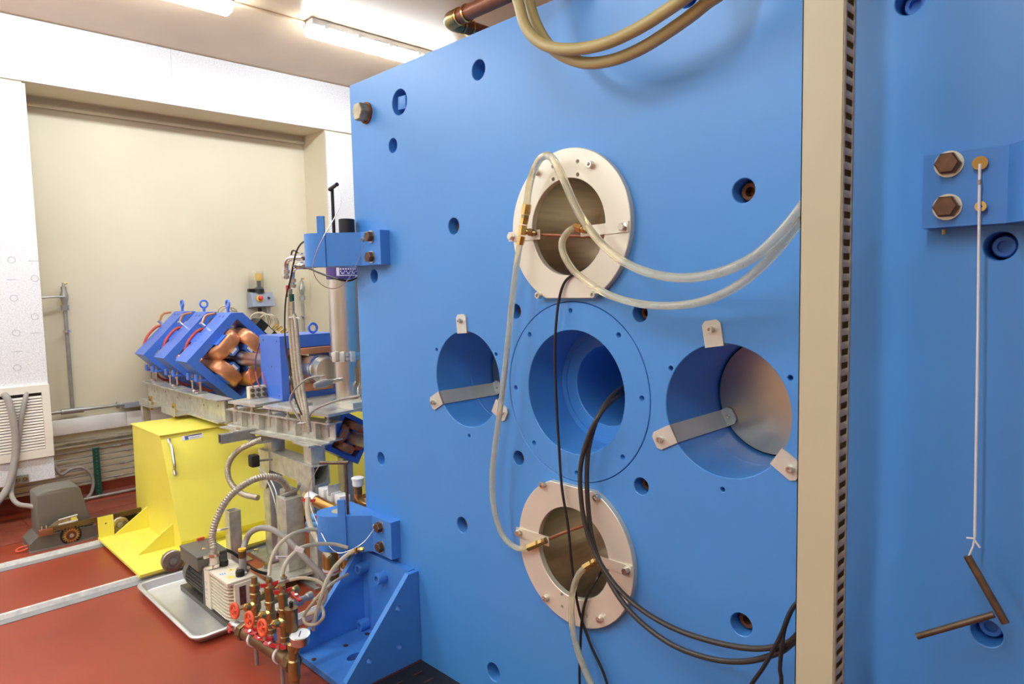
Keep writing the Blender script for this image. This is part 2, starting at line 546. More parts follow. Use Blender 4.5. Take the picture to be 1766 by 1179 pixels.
# copper pipes over the top of the yoke
cp = thing('copper_pipe', 'brown copper pipe with brass elbow above the yoke top', 'pipe', (1.88, 2.26, 2.35))
ez = 2.60
e0 = V((1.885, 2.245, ez))
build('pipe_run', MB().cyl(e0 + V((0, -.035, .0)), (1.885, 0.6, ez), .030), 'copper_pipe', cp)
build('pipe_run', MB().cyl(e0 + V((.035, 0, 0)), (2.8, 2.245, ez), .030), 'copper_pipe', cp)
build('elbow', MB().tube([e0 + V((0, -.06, 0)), e0 + V((0, -.03, 0)), e0 + V((.008, -.008, 0)), e0 + V((.03, 0, 0)), e0 + V((.06, 0, 0))], .0345, 16), 'brass', cp)
for d in ((0, -.065, 0), (0, -.11, 0)):
    build('band', MB().cyl(e0 + V(d), e0 + V(d) + V((0, -.009, 0)), .0352), 'bright_brass', cp)
for d in ((.065, 0, 0), (.11, 0, 0)):
    build('band', MB().cyl(e0 + V(d), e0 + V(d) + V((.009, 0, 0)), .0352), 'bright_brass', cp)
for q in ((1.885, 1.2), (2.15, 2.245)):
    build('saddle', MB().cyl((q[0], q[1], 2.348), (q[0], q[1], ez), .012), 'dull_zinc', cp)

# ------------------------------------------------------------------ stainless flanges on the yoke
def flange(sz, label, screws, dots):
    t = thing('vacuum_flange', label, 'flange', (D, CYK, CZK + sz * .5 - .23), 'stainless flanges on the yoke')
    cz = CZK + sz * .5
    R0, th = .230, .020
    a = math.asin(.212 / R0)
    arc = [(R0 * math.cos(q), R0 * math.sin(q)) for q in [(-a + (PI + 2 * a) * k / 72) for k in range(73)]]
    if sz < 0:
        arc = [(y, -z) for y, z in reversed(arc)]
    arcf = [(y * .992, z * .992) for y, z in arc]
    hol = [circ(0, 0, .143, 72)] + [circ(PF(*d, th).y - CYK, PF(*d, th).z - cz, .0055, 12) for d in dots]
    holf = [circ(0, 0, .1445, 72)] + [circ(PF(*d, th).y - CYK, PF(*d, th).z - cz, .0062, 12) for d in dots]
    build('ring_plate', MB().prism([arc] + hol, (D - th, CYK, cz), Fy, Fz, Fx * (th - .0005), 0.0015, [arcf] + holf), 'flange_steel', t)
    build('liner', MB().ring((D, CYK, cz), (1, 0, 0), .1485, .143, .306, 72), 'liner_steel', t)
    build('end_cap', MB().cyl((D + .300, CYK, cz), (D + .309, CYK, cz), .143, seg=64), 'liner_steel', t)
    for s in screws:
        cap_screw(t, PF(*s, th), NX, .0105, .014)
    return t, th
f1, th = flange(1, 'upper stainless flange with flat bottom edge, clear hoses crossing it', [(1020, 284), (927, 297), (931, 509), (1026, 508)], [(953, 287), (996, 278), (954, 309), (996, 301)])
f2, th = flange(-1, 'lower stainless flange with flat top edge, dark cables hanging over it', [(938, 835), (1031, 857), (943, 1030), (1036, 1066)], [(969, 1025), (969, 1046), (1011, 1062)])

def arm(t, b, e, w=.030):
    B, E = PF(*b, .024), PF(*e, .024)
    d = (E - B).normalized()
    n = V((0, -d.z, d.y))
    o = B - d * .016
    build('arm', MB().prism([rect(0, -w / 2, (E - B).length + .016, w / 2)], o, d, n, Fx * .004), 'flange_steel', t)
    hex_bolt(t, B, NX, .0115, .011, 'steel')
    return E
def tee_fitting(t, E, d):
    d = V(d).normalized()
    n = build('fitting', MB().hexa(E - d * .004, E + d * .018, .0115), 'bright_brass', t)
    build('ferrule', MB().cyl(E + d * .018, E + d * .034, .009), 'brass', t)
arm(f1, (1075, 391), (1001, 399))
arm(f1, (883, 408), (931, 404))
arm(f2, (896, 918), (946, 934))
arm(f2, (1081, 983), (1030, 966))
build('copper_tube', MB().tube([PF(925, 403, .022), PF(945, 405, .005), PF(1000, 407, -.02), PF(1048, 409, -.05)], .0052), 'copper_pipe', f1)
build('copper_tube', MB().tube([PF(940, 932, .022), PF(960, 923, .0), PF(1000, 908, -.03), PF(1020, 902, -.05)], .0052), 'copper_pipe', f2)
# brass tee on the upper flange (left)
q = thing('brass_tee', 'brass tee of nuts on the upper flange, joining clear hoses', 'fitting', PF(900, 395, .05))
for (a, b, r, m_) in (((909, 352), (906, 369), .0150, 'bright_brass'), ((906, 370), (905, 376), .0125, 'brass'), ((905, 376), (903, 386), .0135, 'bright_brass'), ((902, 388), (900, 405), .0140, 'bright_brass'), ((900, 407), (897, 421), .0120, 'bright_brass')):
    build('nut', MB().hexa(PF(*a, .055), PF(*b, .055), r), m_, q)
build('spigot', MB().cyl(PF(903, 398, .050), PF(924, 402, .030), .009), 'brass', q)
build('nut', MB().hexa(PF(912, 400, .042), PF(919, 401, .036), .013), 'brass', q)
def fit(name, a, b, label, off0=.035, off1=.03):
    t = thing(name, label, 'fitting', PF(*a, off0))
    A, B = PF(*a, off0), PF(*b, off1)
    d = (B - A)
    build('nut', MB().hexa(A, A + d * .55, .0125), 'bright_brass', t)
    build('ferrule', MB().cyl(A + d * .5, B, .0095), 'brass', t)
    build('collar', MB().hexa(A + d * .66, A + d * .84, .0115), 'bright_brass', t)
fit('brass_fitting', (991, 391), (1012, 397), 'brass nut at the right arm of the upper flange')
fit('brass_fitting', (911, 944), (942, 931), 'brass nut at the left arm of the lower flange')
fit('brass_fitting', (1008, 979), (1032, 964), 'brass nut at the right arm of the lower flange')

# ------------------------------------------------------------------ clips round the two side holes
def clip(yc, ang, long_, label):
    er = V((0, math.cos(ang), math.sin(ang)))
    et = V((0, -math.sin(ang), math.cos(ang)))
    c = V((D, CYK + yc, CZK))
    Rh, W, TH = .172, .052, .006
    t = thing('hole_clip', label, 'clip', c + er * (Rh + .03), 'steel clips at the side holes')
    k = .010
    Lr = .068
    oc = [(-W / 2, 0), (W / 2, 0), (W / 2, Lr - k), (W / 2 - k, Lr), (-W / 2 + k, Lr), (-W / 2, Lr - k)]
    build('pad', MB().prism([oc], c + er * (Rh - .007) + NX * TH, et, er, Fx * TH), 'clip_steel', t)
    L = .276 if long_ else .022
    mb = MB().prism([[(-W / 2, 0), (W / 2, 0), (W / 2, TH), (-W / 2, TH)]], c + er * (Rh - .007) + NX * (TH - .0005), et, er, Fx * (L + TH))
    build('strap', mb, 'clip_steel', t)
    if long_:
        build('tab', MB().prism([[(-W / 2, 0), (W / 2, 0), (W / 2, -.03), (W / 2 - k, -.04), (-W / 2 + k, -.04), (-W / 2, -.03)]], c + er * (Rh - .001) + Fx * (.2705 - .0), et, er, Fx * TH), 'clip_steel', t)
        cap_screw(t, c + er * (Rh - .022) + Fx * .2705, NX, .006, .006)
    cap_screw(t, c + er * (Rh + .038) + NX * TH, NX, .0088, .014)
clip(.5, math.radians(86), 0, 'short steel clip over the top of the left side hole')
clip(.5, math.radians(-29), 1, 'long steel strap clip reaching into the left side hole')
clip(.5, math.radians(208), 0, 'short steel clip behind the clear hose at the left side hole')
clip(-.5, math.radians(81), 0, 'short steel clip over the top of the right side hole')
clip(-.5, math.radians(-28), 1, 'long steel strap clip reaching to the steel disc in the right side hole')
clip(-.5, math.radians(214), 0, 'short steel clip at lower right of the right side hole, beside the post')

# ------------------------------------------------------------------ hinge brackets, pins and lanyards
def bracket(z0, z1, mirror, name, label):
    t = thing(name, label, 'bracket', (D, 2.4 if not mirror else 2 * CYK - 2.4, z0))
    f = (lambda y: 2 * CYK - y) if mirror else (lambda y: y)
    c0 = V((1.455, 2.600)); r0 = .0686
    a0 = math.radians(225)
    arc = [(c0.x + r0 * math.cos(a0 - math.radians(150) * k / 14), c0.y + r0 * math.sin(a0 - math.radians(150) * k / 14)) for k in range(15)]
    poly = [(D - .0005, 2.290), (D - .045, 2.290), (D - .045, 2.428)] + arc + [(D - .0005, 2.660)]
    poly = [(x, f(y)) for x, y in poly]
    pf = poly
    build('arm_block', MB().prism([poly], (0, 0, z0), Fx, Fy, Fz * (z1 - z0)), 'bracket_blue', t, 20)
    return t
def arm_pt(s, off, z):     # point on the 45-degree front face, s along it from the bend
    b = V((D - .045, 2.428, z))
    return b + V((-1, 1, 0)).normalized() * s + V((-1, -1, 0)).normalized() * off
RB = Matrix.Rotation(math.radians(-45), 3, 'Z')
b1 = bracket(1.600, 1.735, 0, 'hinge_bracket', 'blue hinge bracket at upper left of the yoke, purple band below')
build('stop_bar', MB().box(arm_pt(.16, .004, 1.70), (.030, .012, .205), Matrix.Rotation(math.radians(-45), 3, 'Z')), 'bracket_blue', b1)
for p in ((640, 408), (641, 443)):
    hex_bolt(b1, PF(*p, .045), NX, .0215, .02)
cap_screw(b1, PF(627, 413, .045), NX, .008, .010)
cap_screw(b1, PF(631, 447, .045), NX, .006, .008)
b2 = bracket(.398, .553, 0, 'hinge_bracket', 'blue hinge bracket at lower left of the yoke, above the gusset')
build('stop_bar', MB().box(arm_pt(.125, .004, .495), (.032, .014, .258), Matrix.Rotation(math.radians(-45), 3, 'Z')), 'bracket_blue', b2)
for p in ((656, 908), (658, 942)):
    hex_bolt(b2, PF(*p, .045), NX, .0215, .02)
cap_screw(b2, PF(647, 906, .045), NX, .008, .010)
cap_screw(b2, PF(651, 938, .045), NX, .006, .008)
build('slot_plate', MB().cyl((1.475, 2.585, .5525), (1.475, 2.585, .5545), .032), 'post_beige', b2)
b3 = bracket(1.597, 1.738, 1, 'hinge_bracket', 'blue hinge bracket at right of the yoke, wire hanging from it')
for p in ((1637, 283), (1634, 357)):
    hex_bolt(b3, PF(*p, .045), NX, .0215, .02)
build('grease_nipple', MB().cyl(PF(1628, 396, .02), PF(1628, 404, .02), .004), 'brass', b3)

def tee_pin(base, top, h0, h1, r, label, m_='black_paint'):
    t = thing('tee_pin', label, 'pin', base)
    build('rod', MB().cyl(base, top, r), m_, t)
    build('handle', MB().cyl(h0, h1, r * 1.15), m_, t)
pu = V((1.497, 2.567, 1.735))
tee_pin(V((pu.x, pu.y, 1.68)), V((pu.x, pu.y, 1.925)), V((pu.x - .008, pu.y + .006, 1.919)), V((pu.x - .012, pu.y - .062, 1.932)), .0068, 'black tee pin standing in the upper left hinge bracket')
tag(build('pin_sleeve', MB().lathe((1.540, 2.535, 1.7352), (0, 0, 1), [(.033, 0), (.033, .060), (.030, .062), (.020, .062), (.020, .03), (.0001, .03)], 28, cap=False), 'black_paint'), 'short black cylinder standing on the upper left hinge bracket', 'sleeve')
pl = PZ(600, 886, .553)
pl = V((pl.x, pl.y, .553))
tee_pin(V((pl.x, pl.y, .50)), V((pl.x, pl.y, .775)), V((pl.x - .075, pl.y + .085, .775)), V((pl.x + .008, pl.y - .008, .775)), .0065, 'black tee pin standing in the lower left hinge bracket', 'tool_steel')

def wire(pts, r, label, m_='steel', name='lanyard_wire', cat='wire', seg=6, sm=6):
    return tag(build(name, MB().tube(pts, r, seg, sm), m_), label, cat)
wire([V((pu.x - .011, pu.y - .05, 1.93)), PX(588, 345, 1.47), PX(577, 375, 1.44), PX(558, 408, 1.385), PX(544, 440, 1.375), PX(540, 462, 1.38), PX(545, 480, 1.40), PX(560, 494, 1.43), PX(580, 497, 1.46), PX(600, 482, 1.49), PX(618, 448, 1.52), PX(629, 420, 1.528)], .0016, 'thin steel lanyard wire looping below the upper left bracket')
wire([V((pl.x - .07, pl.y + .08, .775)), PX(545, 812, 1.40), PX(533, 838, 1.40), PX(535, 870, 1.40), PX(548, 905, 1.39), PX(565, 938, 1.39), PX(583, 953, 1.40), PX(605, 948, 1.43), PX(628, 934, 1.47), PX(645, 912, 1.525)], .0016, 'thin steel lanyard wire looping below the lower left bracket')

# ------------------------------------------------------------------ gusseted foot bracket
gus = thing('gusset_bracket', 'blue gusseted foot bracket on the floor, bolted to the yoke', 'bracket', (1.42, 2.38, 0))
gy0, gy1, gx = 2.172, 2.560, 1.235
build('base_plate', MB().prism([rect(gx, gy0, D - .001, gy1), [(1.385 + .040 * math.cos(a), 2.345 + .024 * math.sin(a)) for a in [2 * PI * k / 24 for k in range(24)]]], (0, 0, .004), Fx, Fy, Fz * .026), 'bracket_blue', gus)
build('back_plate', MB().prism([rect(gy0 + .0245, .0305, gy1 - .0245, .375), circ(2.32, .150, .026, 24)], (D - .034, 0, 0), Fy, Fz, Fx * .033), 'bracket_blue', gus)
side = [(gx + .004, .030), (D - .001, .030), (D - .001, .372), (D - .050, .372), (gx + .004, .050)]
hl = [circ(*(lambda p: (p.x, p.z))(PY(*q, gy0)), .0125, 18) for q in ((687, 1049), (689, 1115), (637, 1140))]
build('side_gusset', MB().prism([side] + hl, (0, gy0, 0), Fx, Fz, Fy * .024), 'bracket_blue', gus)
build('side_gusset', MB().prism([side], (0, gy1 - .024, 0), Fx, Fz, Fy * .024), 'bracket_blue', gus)
for p in ((634, 978), (667, 995), (637, 1075)):
    cap_screw(gus, PF(*p, .034) + V((0, .015, .0)), NX, .0240, .042, 'bracket_blue', 'socket_screw')
build('hex_bolt', MB().hexa((D - .012, 2.32, .150), (D + .0, 2.32, .150), .02), 'rust', gus)
for p in ((596, 1113), (541, 1137), (633, 1093)):
    q = PZ(*p, .030)
    build('floor_screw', MB().lathe((q.x, q.y, .0302), (0, 0, 1), [(.010, 0), (.010, .003), (.006, .004)], 12), 'brown_bolt', gus)
# dark mat under the plate edge
mt = thing('floor_grating', 'dark metal floor grating under the front of the yoke', 'grating', (1.42, 1.2, 0))
build('panel', MB().span((1.20, -0.3, .0005), (1.58, 2.165, .003)), 'mat_black', mt)
for k in range(16):
    for j in range(4):
        build('slot_edge', MB().box((1.24 + j * .09, 2.10 - k * .07, .0035), (.045, .006, .002)), 'brown_bolt', mt)

# ------------------------------------------------------------------ hoses and cables on the yoke
def hose(name, pts, r, m_, label, cat='hose', seg=12, sm=8, pre=(), post=(), **kw):
    return tag(build(name, MB().tube([V(p) for p in pre] + [PF(*p) for p in pts] + [V(p) for p in post], r, seg, sm, **kw), m_), label, cat)
hose('clear_hose', [(908, 356, .055), (912, 325, .058), (920, 295, .065), (932, 274, .075), (945, 268, .085), (957, 279, .09), (972, 309, .09), (988, 346, .09), (1005, 378, .095), (1035, 417, .10), (1075, 451, .11), (1125, 472, .125), (1180, 479, .14), (1240, 470, .155), (1300, 443, .17), (1345, 403, .18), (1385, 354, .188), (1425, 292, .195)], .0115, 'clear_hose', 'clear hose arching over the upper flange from the brass tee', post=[(1.388, .530, 2.0), (1.39, .532, 2.4), (1.39, .532, 2.88)])
hose('clear_hose', [(993, 392, .035), (980, 399, .045), (969, 418, .055), (974, 443, .06), (996, 473, .06), (1045, 506, .065), (1100, 523, .08), (1160, 527, .10), (1220, 517, .12), (1280, 487, .14), (1335, 437, .155), (1385, 372, .168), (1425, 310, .175)], .0105, 'clear_hose', 'clear hose sagging lower, from the right arm of the upper flange', post=[(1.412, .540, 2.0), (1.42, .540, 2.4), (1.42, .540, 2.88)])
hose('clear_hose', [(897, 418, .055), (891, 455, .06), (884, 510, .065), (877, 580, .07), (866, 680, .07), (855, 760, .07), (849, 820, .07), (852, 876, .065), (866, 921, .055), (890, 944, .045), (913, 943, .035)], .0098, 'clear_hose', 'clear hose hanging between the upper and lower flanges')
hose('clear_hose', [(1012, 976, .035), (997, 992, .045), (987, 1025, .055), (986, 1070, .06), (996, 1120, .06), (1015, 1170, .06), (1034, 1220, .06)], .0098, 'clear_hose', 'clear hose dropping from the lower flange to the floor', post=[(1.50, 1.22, .012), (1.40, 1.15, .012)])
hose('black_cable', [(1044, 435, -.08), (1015, 460, .0), (990, 472, .022), (972, 490, .028), (962, 530, .03), (957, 600, .03), (959, 680, .03), (964, 770, .03), (969, 840, .035), (980, 910, .04), (987, 980, .04), (998, 1050, .03), (1018, 1110, .02), (1050, 1190, .02)], .0042, 'cable_black', 'thin black cable hanging down across the centre hole', 'cable', 8, post=[(1.55, 1.14, .008), (1.45, 1.0, .008)])
hose('black_cable', [(1042, 978, -.02), (1028, 1000, .022), (1012, 1030, .028), (1004, 1065, .03), (1001, 1110, .03), (1000, 1190, .03)], .0042, 'cable_black', 'short thin black cable out of the lower flange bore', 'cable', 8, post=[(1.54, 1.28, .008), (1.44, 1.2, .008)])
hose('dark_cable', [(1085, 672, -.20), (1060, 688, -.05), (1036, 712, .03), (1014, 755, .05), (1002, 800, .055), (1001, 845, .06), (1008, 900, .065), (1024, 948, .07), (1056, 1002, .08), (1100, 1046, .09), (1160, 1082, .10), (1230, 1106, .11), (1300, 1118, .12), (1355, 1110, .13), (1395, 1088, .14)], .0072, 'cable_brown', 'upper of two thick dark cables from the centre hole', 'cable', 10, post=[(1.405, .552, .62), (1.405, .548, .25), (1.405, .546, .01)])
hose('dark_cable', [(1085, 660, -.20), (1055, 683, -.05), (1030, 722, .025), (1016, 770, .04), (1012, 815, .045), (1014, 870, .05), (1022, 930, .055), (1042, 985, .065), (1085, 1052, .08), (1150, 1106, .09), (1220, 1134, .10), (1285, 1140, .11), (1345, 1124, .12), (1395, 1094, .13)], .0072, 'cable_brown', 'lower of two thick dark cables from the centre hole', 'cable', 10, post=[(1.425, .563, .60), (1.425, .558, .25), (1.425, .556, .01)])
hose('black_cable', [(1400, 1020, .13), (1375, 1038, .14), (1360, 1060, .145), (1345, 1098, .15), (1318, 1148, .15), (1285, 1200, .15)], .0048, 'cable_black', 'thin black cable slanting down to the left beside the post', 'cable', 8, pre=[(1.40, .552, 2.0), (1.40, .552, 1.2)], post=[(1.43, .80, .3), (1.43, .86, .008), (1.40, .95, .008)])
hose('black_cable', [(1400, 1012, .12), (1370, 1044, .135), (1354, 1080, .14), (1349, 1110, .15), (1345, 1150, .15), (1343, 1200, .15)], .0048, 'cable_black', 'thin black cable dropping straight down beside the post', 'cable', 8, pre=[(1.42, .562, 2.0), (1.42, .560, 1.2)], post=[(1.43, .70, .3), (1.43, .70, .008), (1.36, .72, .008)])
hose('beige_hose', [(890, -40, .17), (896, 10, .17), (910, 52, .17), (940, 78, .17), (985, 85, .17), (1040, 76, .17), (1095, 52, .17), (1150, 18, .17), (1195, -15, .17), (1240, -55, .17)], .0155, 'hose_beige', 'thick beige hose loop at the top, the shorter one', 'hose', 16, pre=[(2.1, 1.32, 2.366), (1.75, 1.32, 2.375), (1.52, 1.31, 2.36)], post=[(1.50, .80, 2.36), (1.75, .78, 2.375), (2.1, .78, 2.366)])
hose('beige_hose', [(905, -50, .13), (912, 0, .13), (928, 48, .13), (955, 86, .13), (1000, 107, .13), (1050, 105, .13), (1105, 84, .13), (1165, 46, .13), (1215, 8, .13), (1265, -40, .13)], .0155, 'hose_beige', 'thick beige hose loop at the top, sagging lower', 'hose', 16, pre=[(2.1, 1.25, 2.366), (1.75, 1.25, 2.375), (1.55, 1.26, 2.36)], post=[(1.53, .72, 2.36), (1.75, .70, 2.375), (2.1, .70, 2.366)])

# ------------------------------------------------------------------ wire and tool hanging at the right
w0, w1 = PF(1690, 283, .056), PF(1681, 925, .075)
tk = thing('hanging_wire', 'pale wire hung from the right bracket, brass washer on top', 'wire', w0)
build('strand', MB().tube([w0, PF(1689, 320, .062), PF(1686, 600, .07), w1], .0024, 6, 4), 'white_label', tk)
build('washer', MB().cyl(PF(1690, 281, .046), PF(1690, 281, .056), .0125), 'bright_brass', tk)
build('washer', MB().ring(PF(1692, 356, .054), NX, .0095, .003, .005, 20), 'bright_brass', tk)
build('crimp', MB().cyl(PF(1689, 310, .062), PF(1689, 318, .062), .004), 'dull_zinc', tk)
for a, b in (((1679, 928), (1667, 927)), ((1680, 930), (1690, 944)), ((1681, 926), (1678, 942)), ((1678, 942), (1670, 960))):
    build('frayed_end', MB().cyl(PF(*a, .075), PF(*b, .075), .0017, seg=6), 'white_label', tk)
tl = thing('hanging_tee_tool', 'rusty brown steel tee bar dangling on the wire', 'tool', PF(1700, 1060, .07))
build('handle', MB().cyl(PF(1668, 958, .075), PF(1734, 1074, .075), .0072), 'tool_steel', tl)
build('rod', MB().cyl(PF(1714, 1059, .075), PF(1581, 1097, .105), .0062), 'tool_steel', tl)

# ------------------------------------------------------------------ slotted post
post = thing('slotted_post', 'tall beige slotted steel post standing before the yoke', 'post', (1.33, .50, 0))
px0, pyA, pyB = 1.300, .468, .541      # front face x, side face y, far edge y
pdx = .056
build('front_face', MB().span((px0, pyA, 0), (px0 + .0022, pyB, 2.9)), 'post_beige', post)
build('back_face', MB().span((px0 + pdx, pyA, 0), (px0 + pdx + .002, pyB, 2.9)), 'post_beige', post)
build('far_side', MB().span((px0, pyB - .002, 0), (px0 + pdx, pyB, 2.9)), 'post_beige', post)
mb = MB()
xs = (0.0, .012, .046, pdx)
pitch, half = .0252, .0062
zs, gaps = [0.0], []
zc = .03
while zc < 2.87:
    gaps.append(len(zs))
    zs += [zc - half, zc + half]
    zc += pitch
zs.append(2.9)
grid = [[mb.bm.verts.new((px0 + x, pyA, z)) for x in xs] for z in zs]
for i in range(len(zs) - 1):
    for j in range(3):
        if j == 1 and i in gaps:
            continue
        mb.bm.faces.new((grid[i][j], grid[i][j + 1], grid[i + 1][j + 1], grid[i + 1][j]))
side_o = build('slotted_side', mb, 'post_beige', post)
sol = side_o.modifiers.new('thickness', 'SOLIDIFY')
sol.thickness = .002
sol.offset = 0

# ================================================================== BACK WALL FITTINGS
# vent grille on the bulkhead
gr = thing('vent_grille', 'cream louvred vent grille on the white bulkhead', 'vent', (.64, FRONT, .43))
gx0, gx1, gz0, gz1 = .30, .972, .432, .918
build('frame', MB().prism([rect(gx0, gz0, gx1, gz1), list(reversed(rect(gx0 + .045, gz0 + .055, gx1 - .045, gz1 - .050)))], (0, FRONT - .022, 0), Fx, Fz, Fy * .0215, 0), 'grille_cream', gr)
build('backing', MB().span((gx0 + .03, FRONT - .003, gz0 + .03), (gx1 - .03, FRONT - .0005, gz1 - .03)), 'black_paint', gr)
nz = 19
for k in range(nz):
    zz = gz0 + .066 + k * (gz1 - gz0 - .125 - .02) / (nz - 1)
    build('slat', MB().box((.5 * (gx0 + gx1), FRONT - .012, zz), (gx1 - gx0 - .092, .0022, .0150), Matrix.Rotation(math.radians(-22), 3, 'X')), 'grille_cream', gr)
def yhose(name, pts, r, m_, label, cat='hose', seg=12, **kw):
    return tag(build(name, MB().tube([PY(*p) for p in pts], r, seg, **kw), m_), label, cat)
yhose('flexible_duct', [(6, 679, FRONT - .01), (14, 690, FRONT - .035), (22, 720, FRONT - .05), (27, 762, FRONT - .055), (24, 800, FRONT - .07), (14, 838, FRONT - .09), (-6, 868, FRONT - .11), (-30, 890, FRONT - .12)], .021, 'hose_grey', 'thick pale grey hose sagging from the vent grille', 'hose')
yhose('flexible_duct', [(46, 677, FRONT - .01), (43, 690, FRONT - .03), (38, 716, FRONT - .035), (33, 750, FRONT - .03), (29, 790, FRONT - .03), (22, 830, FRONT - .03), (20, 853, FRONT - .10), (30, 868, FRONT - .3), (50, 872, 4.98), (66, 874, 4.9)], .0145, 'hose_grey', 'thinner grey hose from the vent grille to the gate motor', 'hose')
ob = thing('outlet_plate', 'small grey bracket plate under the bulkhead edge', 'bracket', PY(36, 826, FRONT - .02))
oc = PY(36, 826, FRONT - .012)
build('plate', MB().box(oc, (.085, .010, .05)), 'dull_zinc', ob)
for d in (-.018, .022):
    build('hook', MB().torus(oc + V((d, -.008, 0)), (0, 1, 0), .010, .0035, 14, 6), 'bright_brass', ob)
# trunking, strut, small tubes, shelf, pipes
tr = thing('cable_trunking', 'white plastic cable trunking along the cream wall', 'trunking', (1.5, WALL, .5))
build('cover', MB().span((.96, WALL - .06, .497), (1.52, WALL - .001, .607), .004), 'white_plastic', tr)
build('cover', MB().span((1.522, WALL - .06, .497), (3.1, WALL - .001, .607), .004), 'white_plastic', tr)
st = thing('strut_channel', 'galvanised strut channel on the wall below the white trunking', 'channel', (1.5, WALL, .39))
build('channel', MB().prism([[(0, 0), (.04, 0), (.04, .012), (.036, .012), (.036, .004), (.004, .004), (.004, .041), (.036, .041), (.036, .033), (.04, .033), (.04, .045), (0, .045)]], (.96, WALL - .001, .392), (0, -1, 0), (0, 0, 1), (2.1, 0, 0)), 'galvanised', st)
build('fixing', MB().hexa((1.2, WALL - .0005, .414), (1.2, WALL - .012, .414), .01), 'steel', st)
names = ['topmost', 'second from top', 'third from top', 'fourth from top', 'fifth from top', 'lowest']
for k in range(6):
    zz = .352 - k * .047
    t = thing('wall_tube', 'thin steel tube along the wall low down, ' + names[k] + ' of six', 'tube', (1.5, WALL - .03, zz), 'six thin steel tubes low on the wall')
    build('run', MB().cyl((.10 - .02 * k, WALL - .018, zz), (3.1, WALL - .018, zz), .0048, seg=10), 'dull_zinc', t)
    xx = 1.42 + (k * 37 % 5) * .045
    build('union', MB().hexa((xx, WALL - .018, zz), (xx + .028, WALL - .018, zz), .009), 'dull_zinc', t)
    build('union', MB().hexa((xx + .035, WALL - .018, zz), (xx + .06, WALL - .018, zz), .008), 'steel', t)
gs = thing('slotted_strut', 'short dark green perforated strut standing against the tubes', 'strut', (1.295, WALL - .07, 0))
hl = [circ(0, .022 + k * .025, .005, 8) for k in range(14)]
build('channel', MB().prism([rect(-.021, 0, .021, .372)] + hl, (1.297, WALL - .078, 0), Fx, Fz, Fy * .003), 'green_strut', gs)
build('web', MB().span((1.277, WALL - .074, 0), (1.280, WALL - .052, .372)), 'green_strut', gs)
build('web', MB().span((1.315, WALL - .074, 0), (1.318, WALL - .052, .372)), 'green_strut', gs)
build('lining', MB().span((1.281, WALL - .068, 0), (1.314, WALL - .066, .372)), 'white_plastic', gs)
yhose('loop_cable', [(92, 800, WALL - .06), (105, 818, WALL - .08), (120, 810, WALL - .08), (140, 806, WALL - .08), (155, 815, WALL - .08), (161, 832, WALL - .08), (157, 850, WALL - .1), (150, 858, WALL - .12)], .011, 'hose_grey', 'grey hose looping down the wall behind the gate motor', 'hose')
def wall_valve(x, z0, z1, label, lever):
    t = thing('wall_pipe', label, 'pipe', (x, WALL, z0))
    y = WALL - .05
    build('riser', MB().cyl((x, y, z0), (x, y, z1), .0135), 'dull_zinc', t)
    build('clamp', MB().ring((x, y, z1 - .17), (0, 0, 1), .027, .0135, .018, 20), 'chrome', t)
    build('union', MB().hexa((x, y, z1 - .01), (x, y, z1 + .03), .026), 'dull_zinc', t)
    v = build('valve_body', MB().lathe((x, y, z1 + .03), (0, 0, 1), [(.016, 0), (.020, .02), (.027, .05), (.027, .075), (.018, .10), (.018, .13), (.009, .135), (.009, .16)], 16), 'dull_zinc', t)
    build('outlet', MB().cyl((x, y, z1 + .185), (x + .025, y, z1 + .185), .008), 'bright_brass', v)
    if lever:
        build('lever', MB().tube([(x, y - .02, z1 + .09), (x - .08, y - .05, z1 + .09), (x - .16, y - .06, z1 + .085)], .008, 8), 'dull_zinc', v)
    return t
wv = wall_valve(1.172, .66, 1.41, 'vertical grey wall pipe with lever valve beside the bulkhead', 1)
build('tee', MB().cyl((1.10, WALL - .05, .665), (1.24, WALL - .05, .665), .021), 'dull_zinc', wv)
build('header', MB().cyl((.96, WALL - .05, .665), (2.2, WALL - .05, .665), .0125), 'dull_zinc', wv)
build('coupling', MB().ring((1.46, WALL - .05, .665), (1, 0, 0), .026, .012, .016, 20), 'dull_zinc', wv)
wall_valve(3.03, .9, 1.43, 'vertical grey wall pipe with valve beside the right column', 0)
tag(build('wall_shelf', MB().prism([[(0, 0), (.11, 0), (.11, .035), (.106, .035), (.106, .004), (0, .004)]], (1.50, WALL - .001, .645), (0, -1, 0), (0, 0, 1), (1.2, 0, 0)), 'box_grey'), 'shallow grey metal tray on the wall above the trunking', 'tray')
# pipe under the ceiling beam
pp = thing('soffit_pipe', 'painted horizontal pipe on the wall under the ceiling beam', 'pipe', (2, WALL, 2.84))
build('run', MB().cyl((.96, WALL - .025, 2.845), (3.13, WALL - .025, 2.845), .013), 'cream_wall', pp)
build('coupling', MB().cyl((2.08, WALL - .025, 2.845), (2.12, WALL - .025, 2.845), .017), 'cream_wall', pp)
build('coupling', MB().cyl((3.05, WALL - .025, 2.845), (3.09, WALL - .025, 2.845), .017), 'cream_wall', pp)
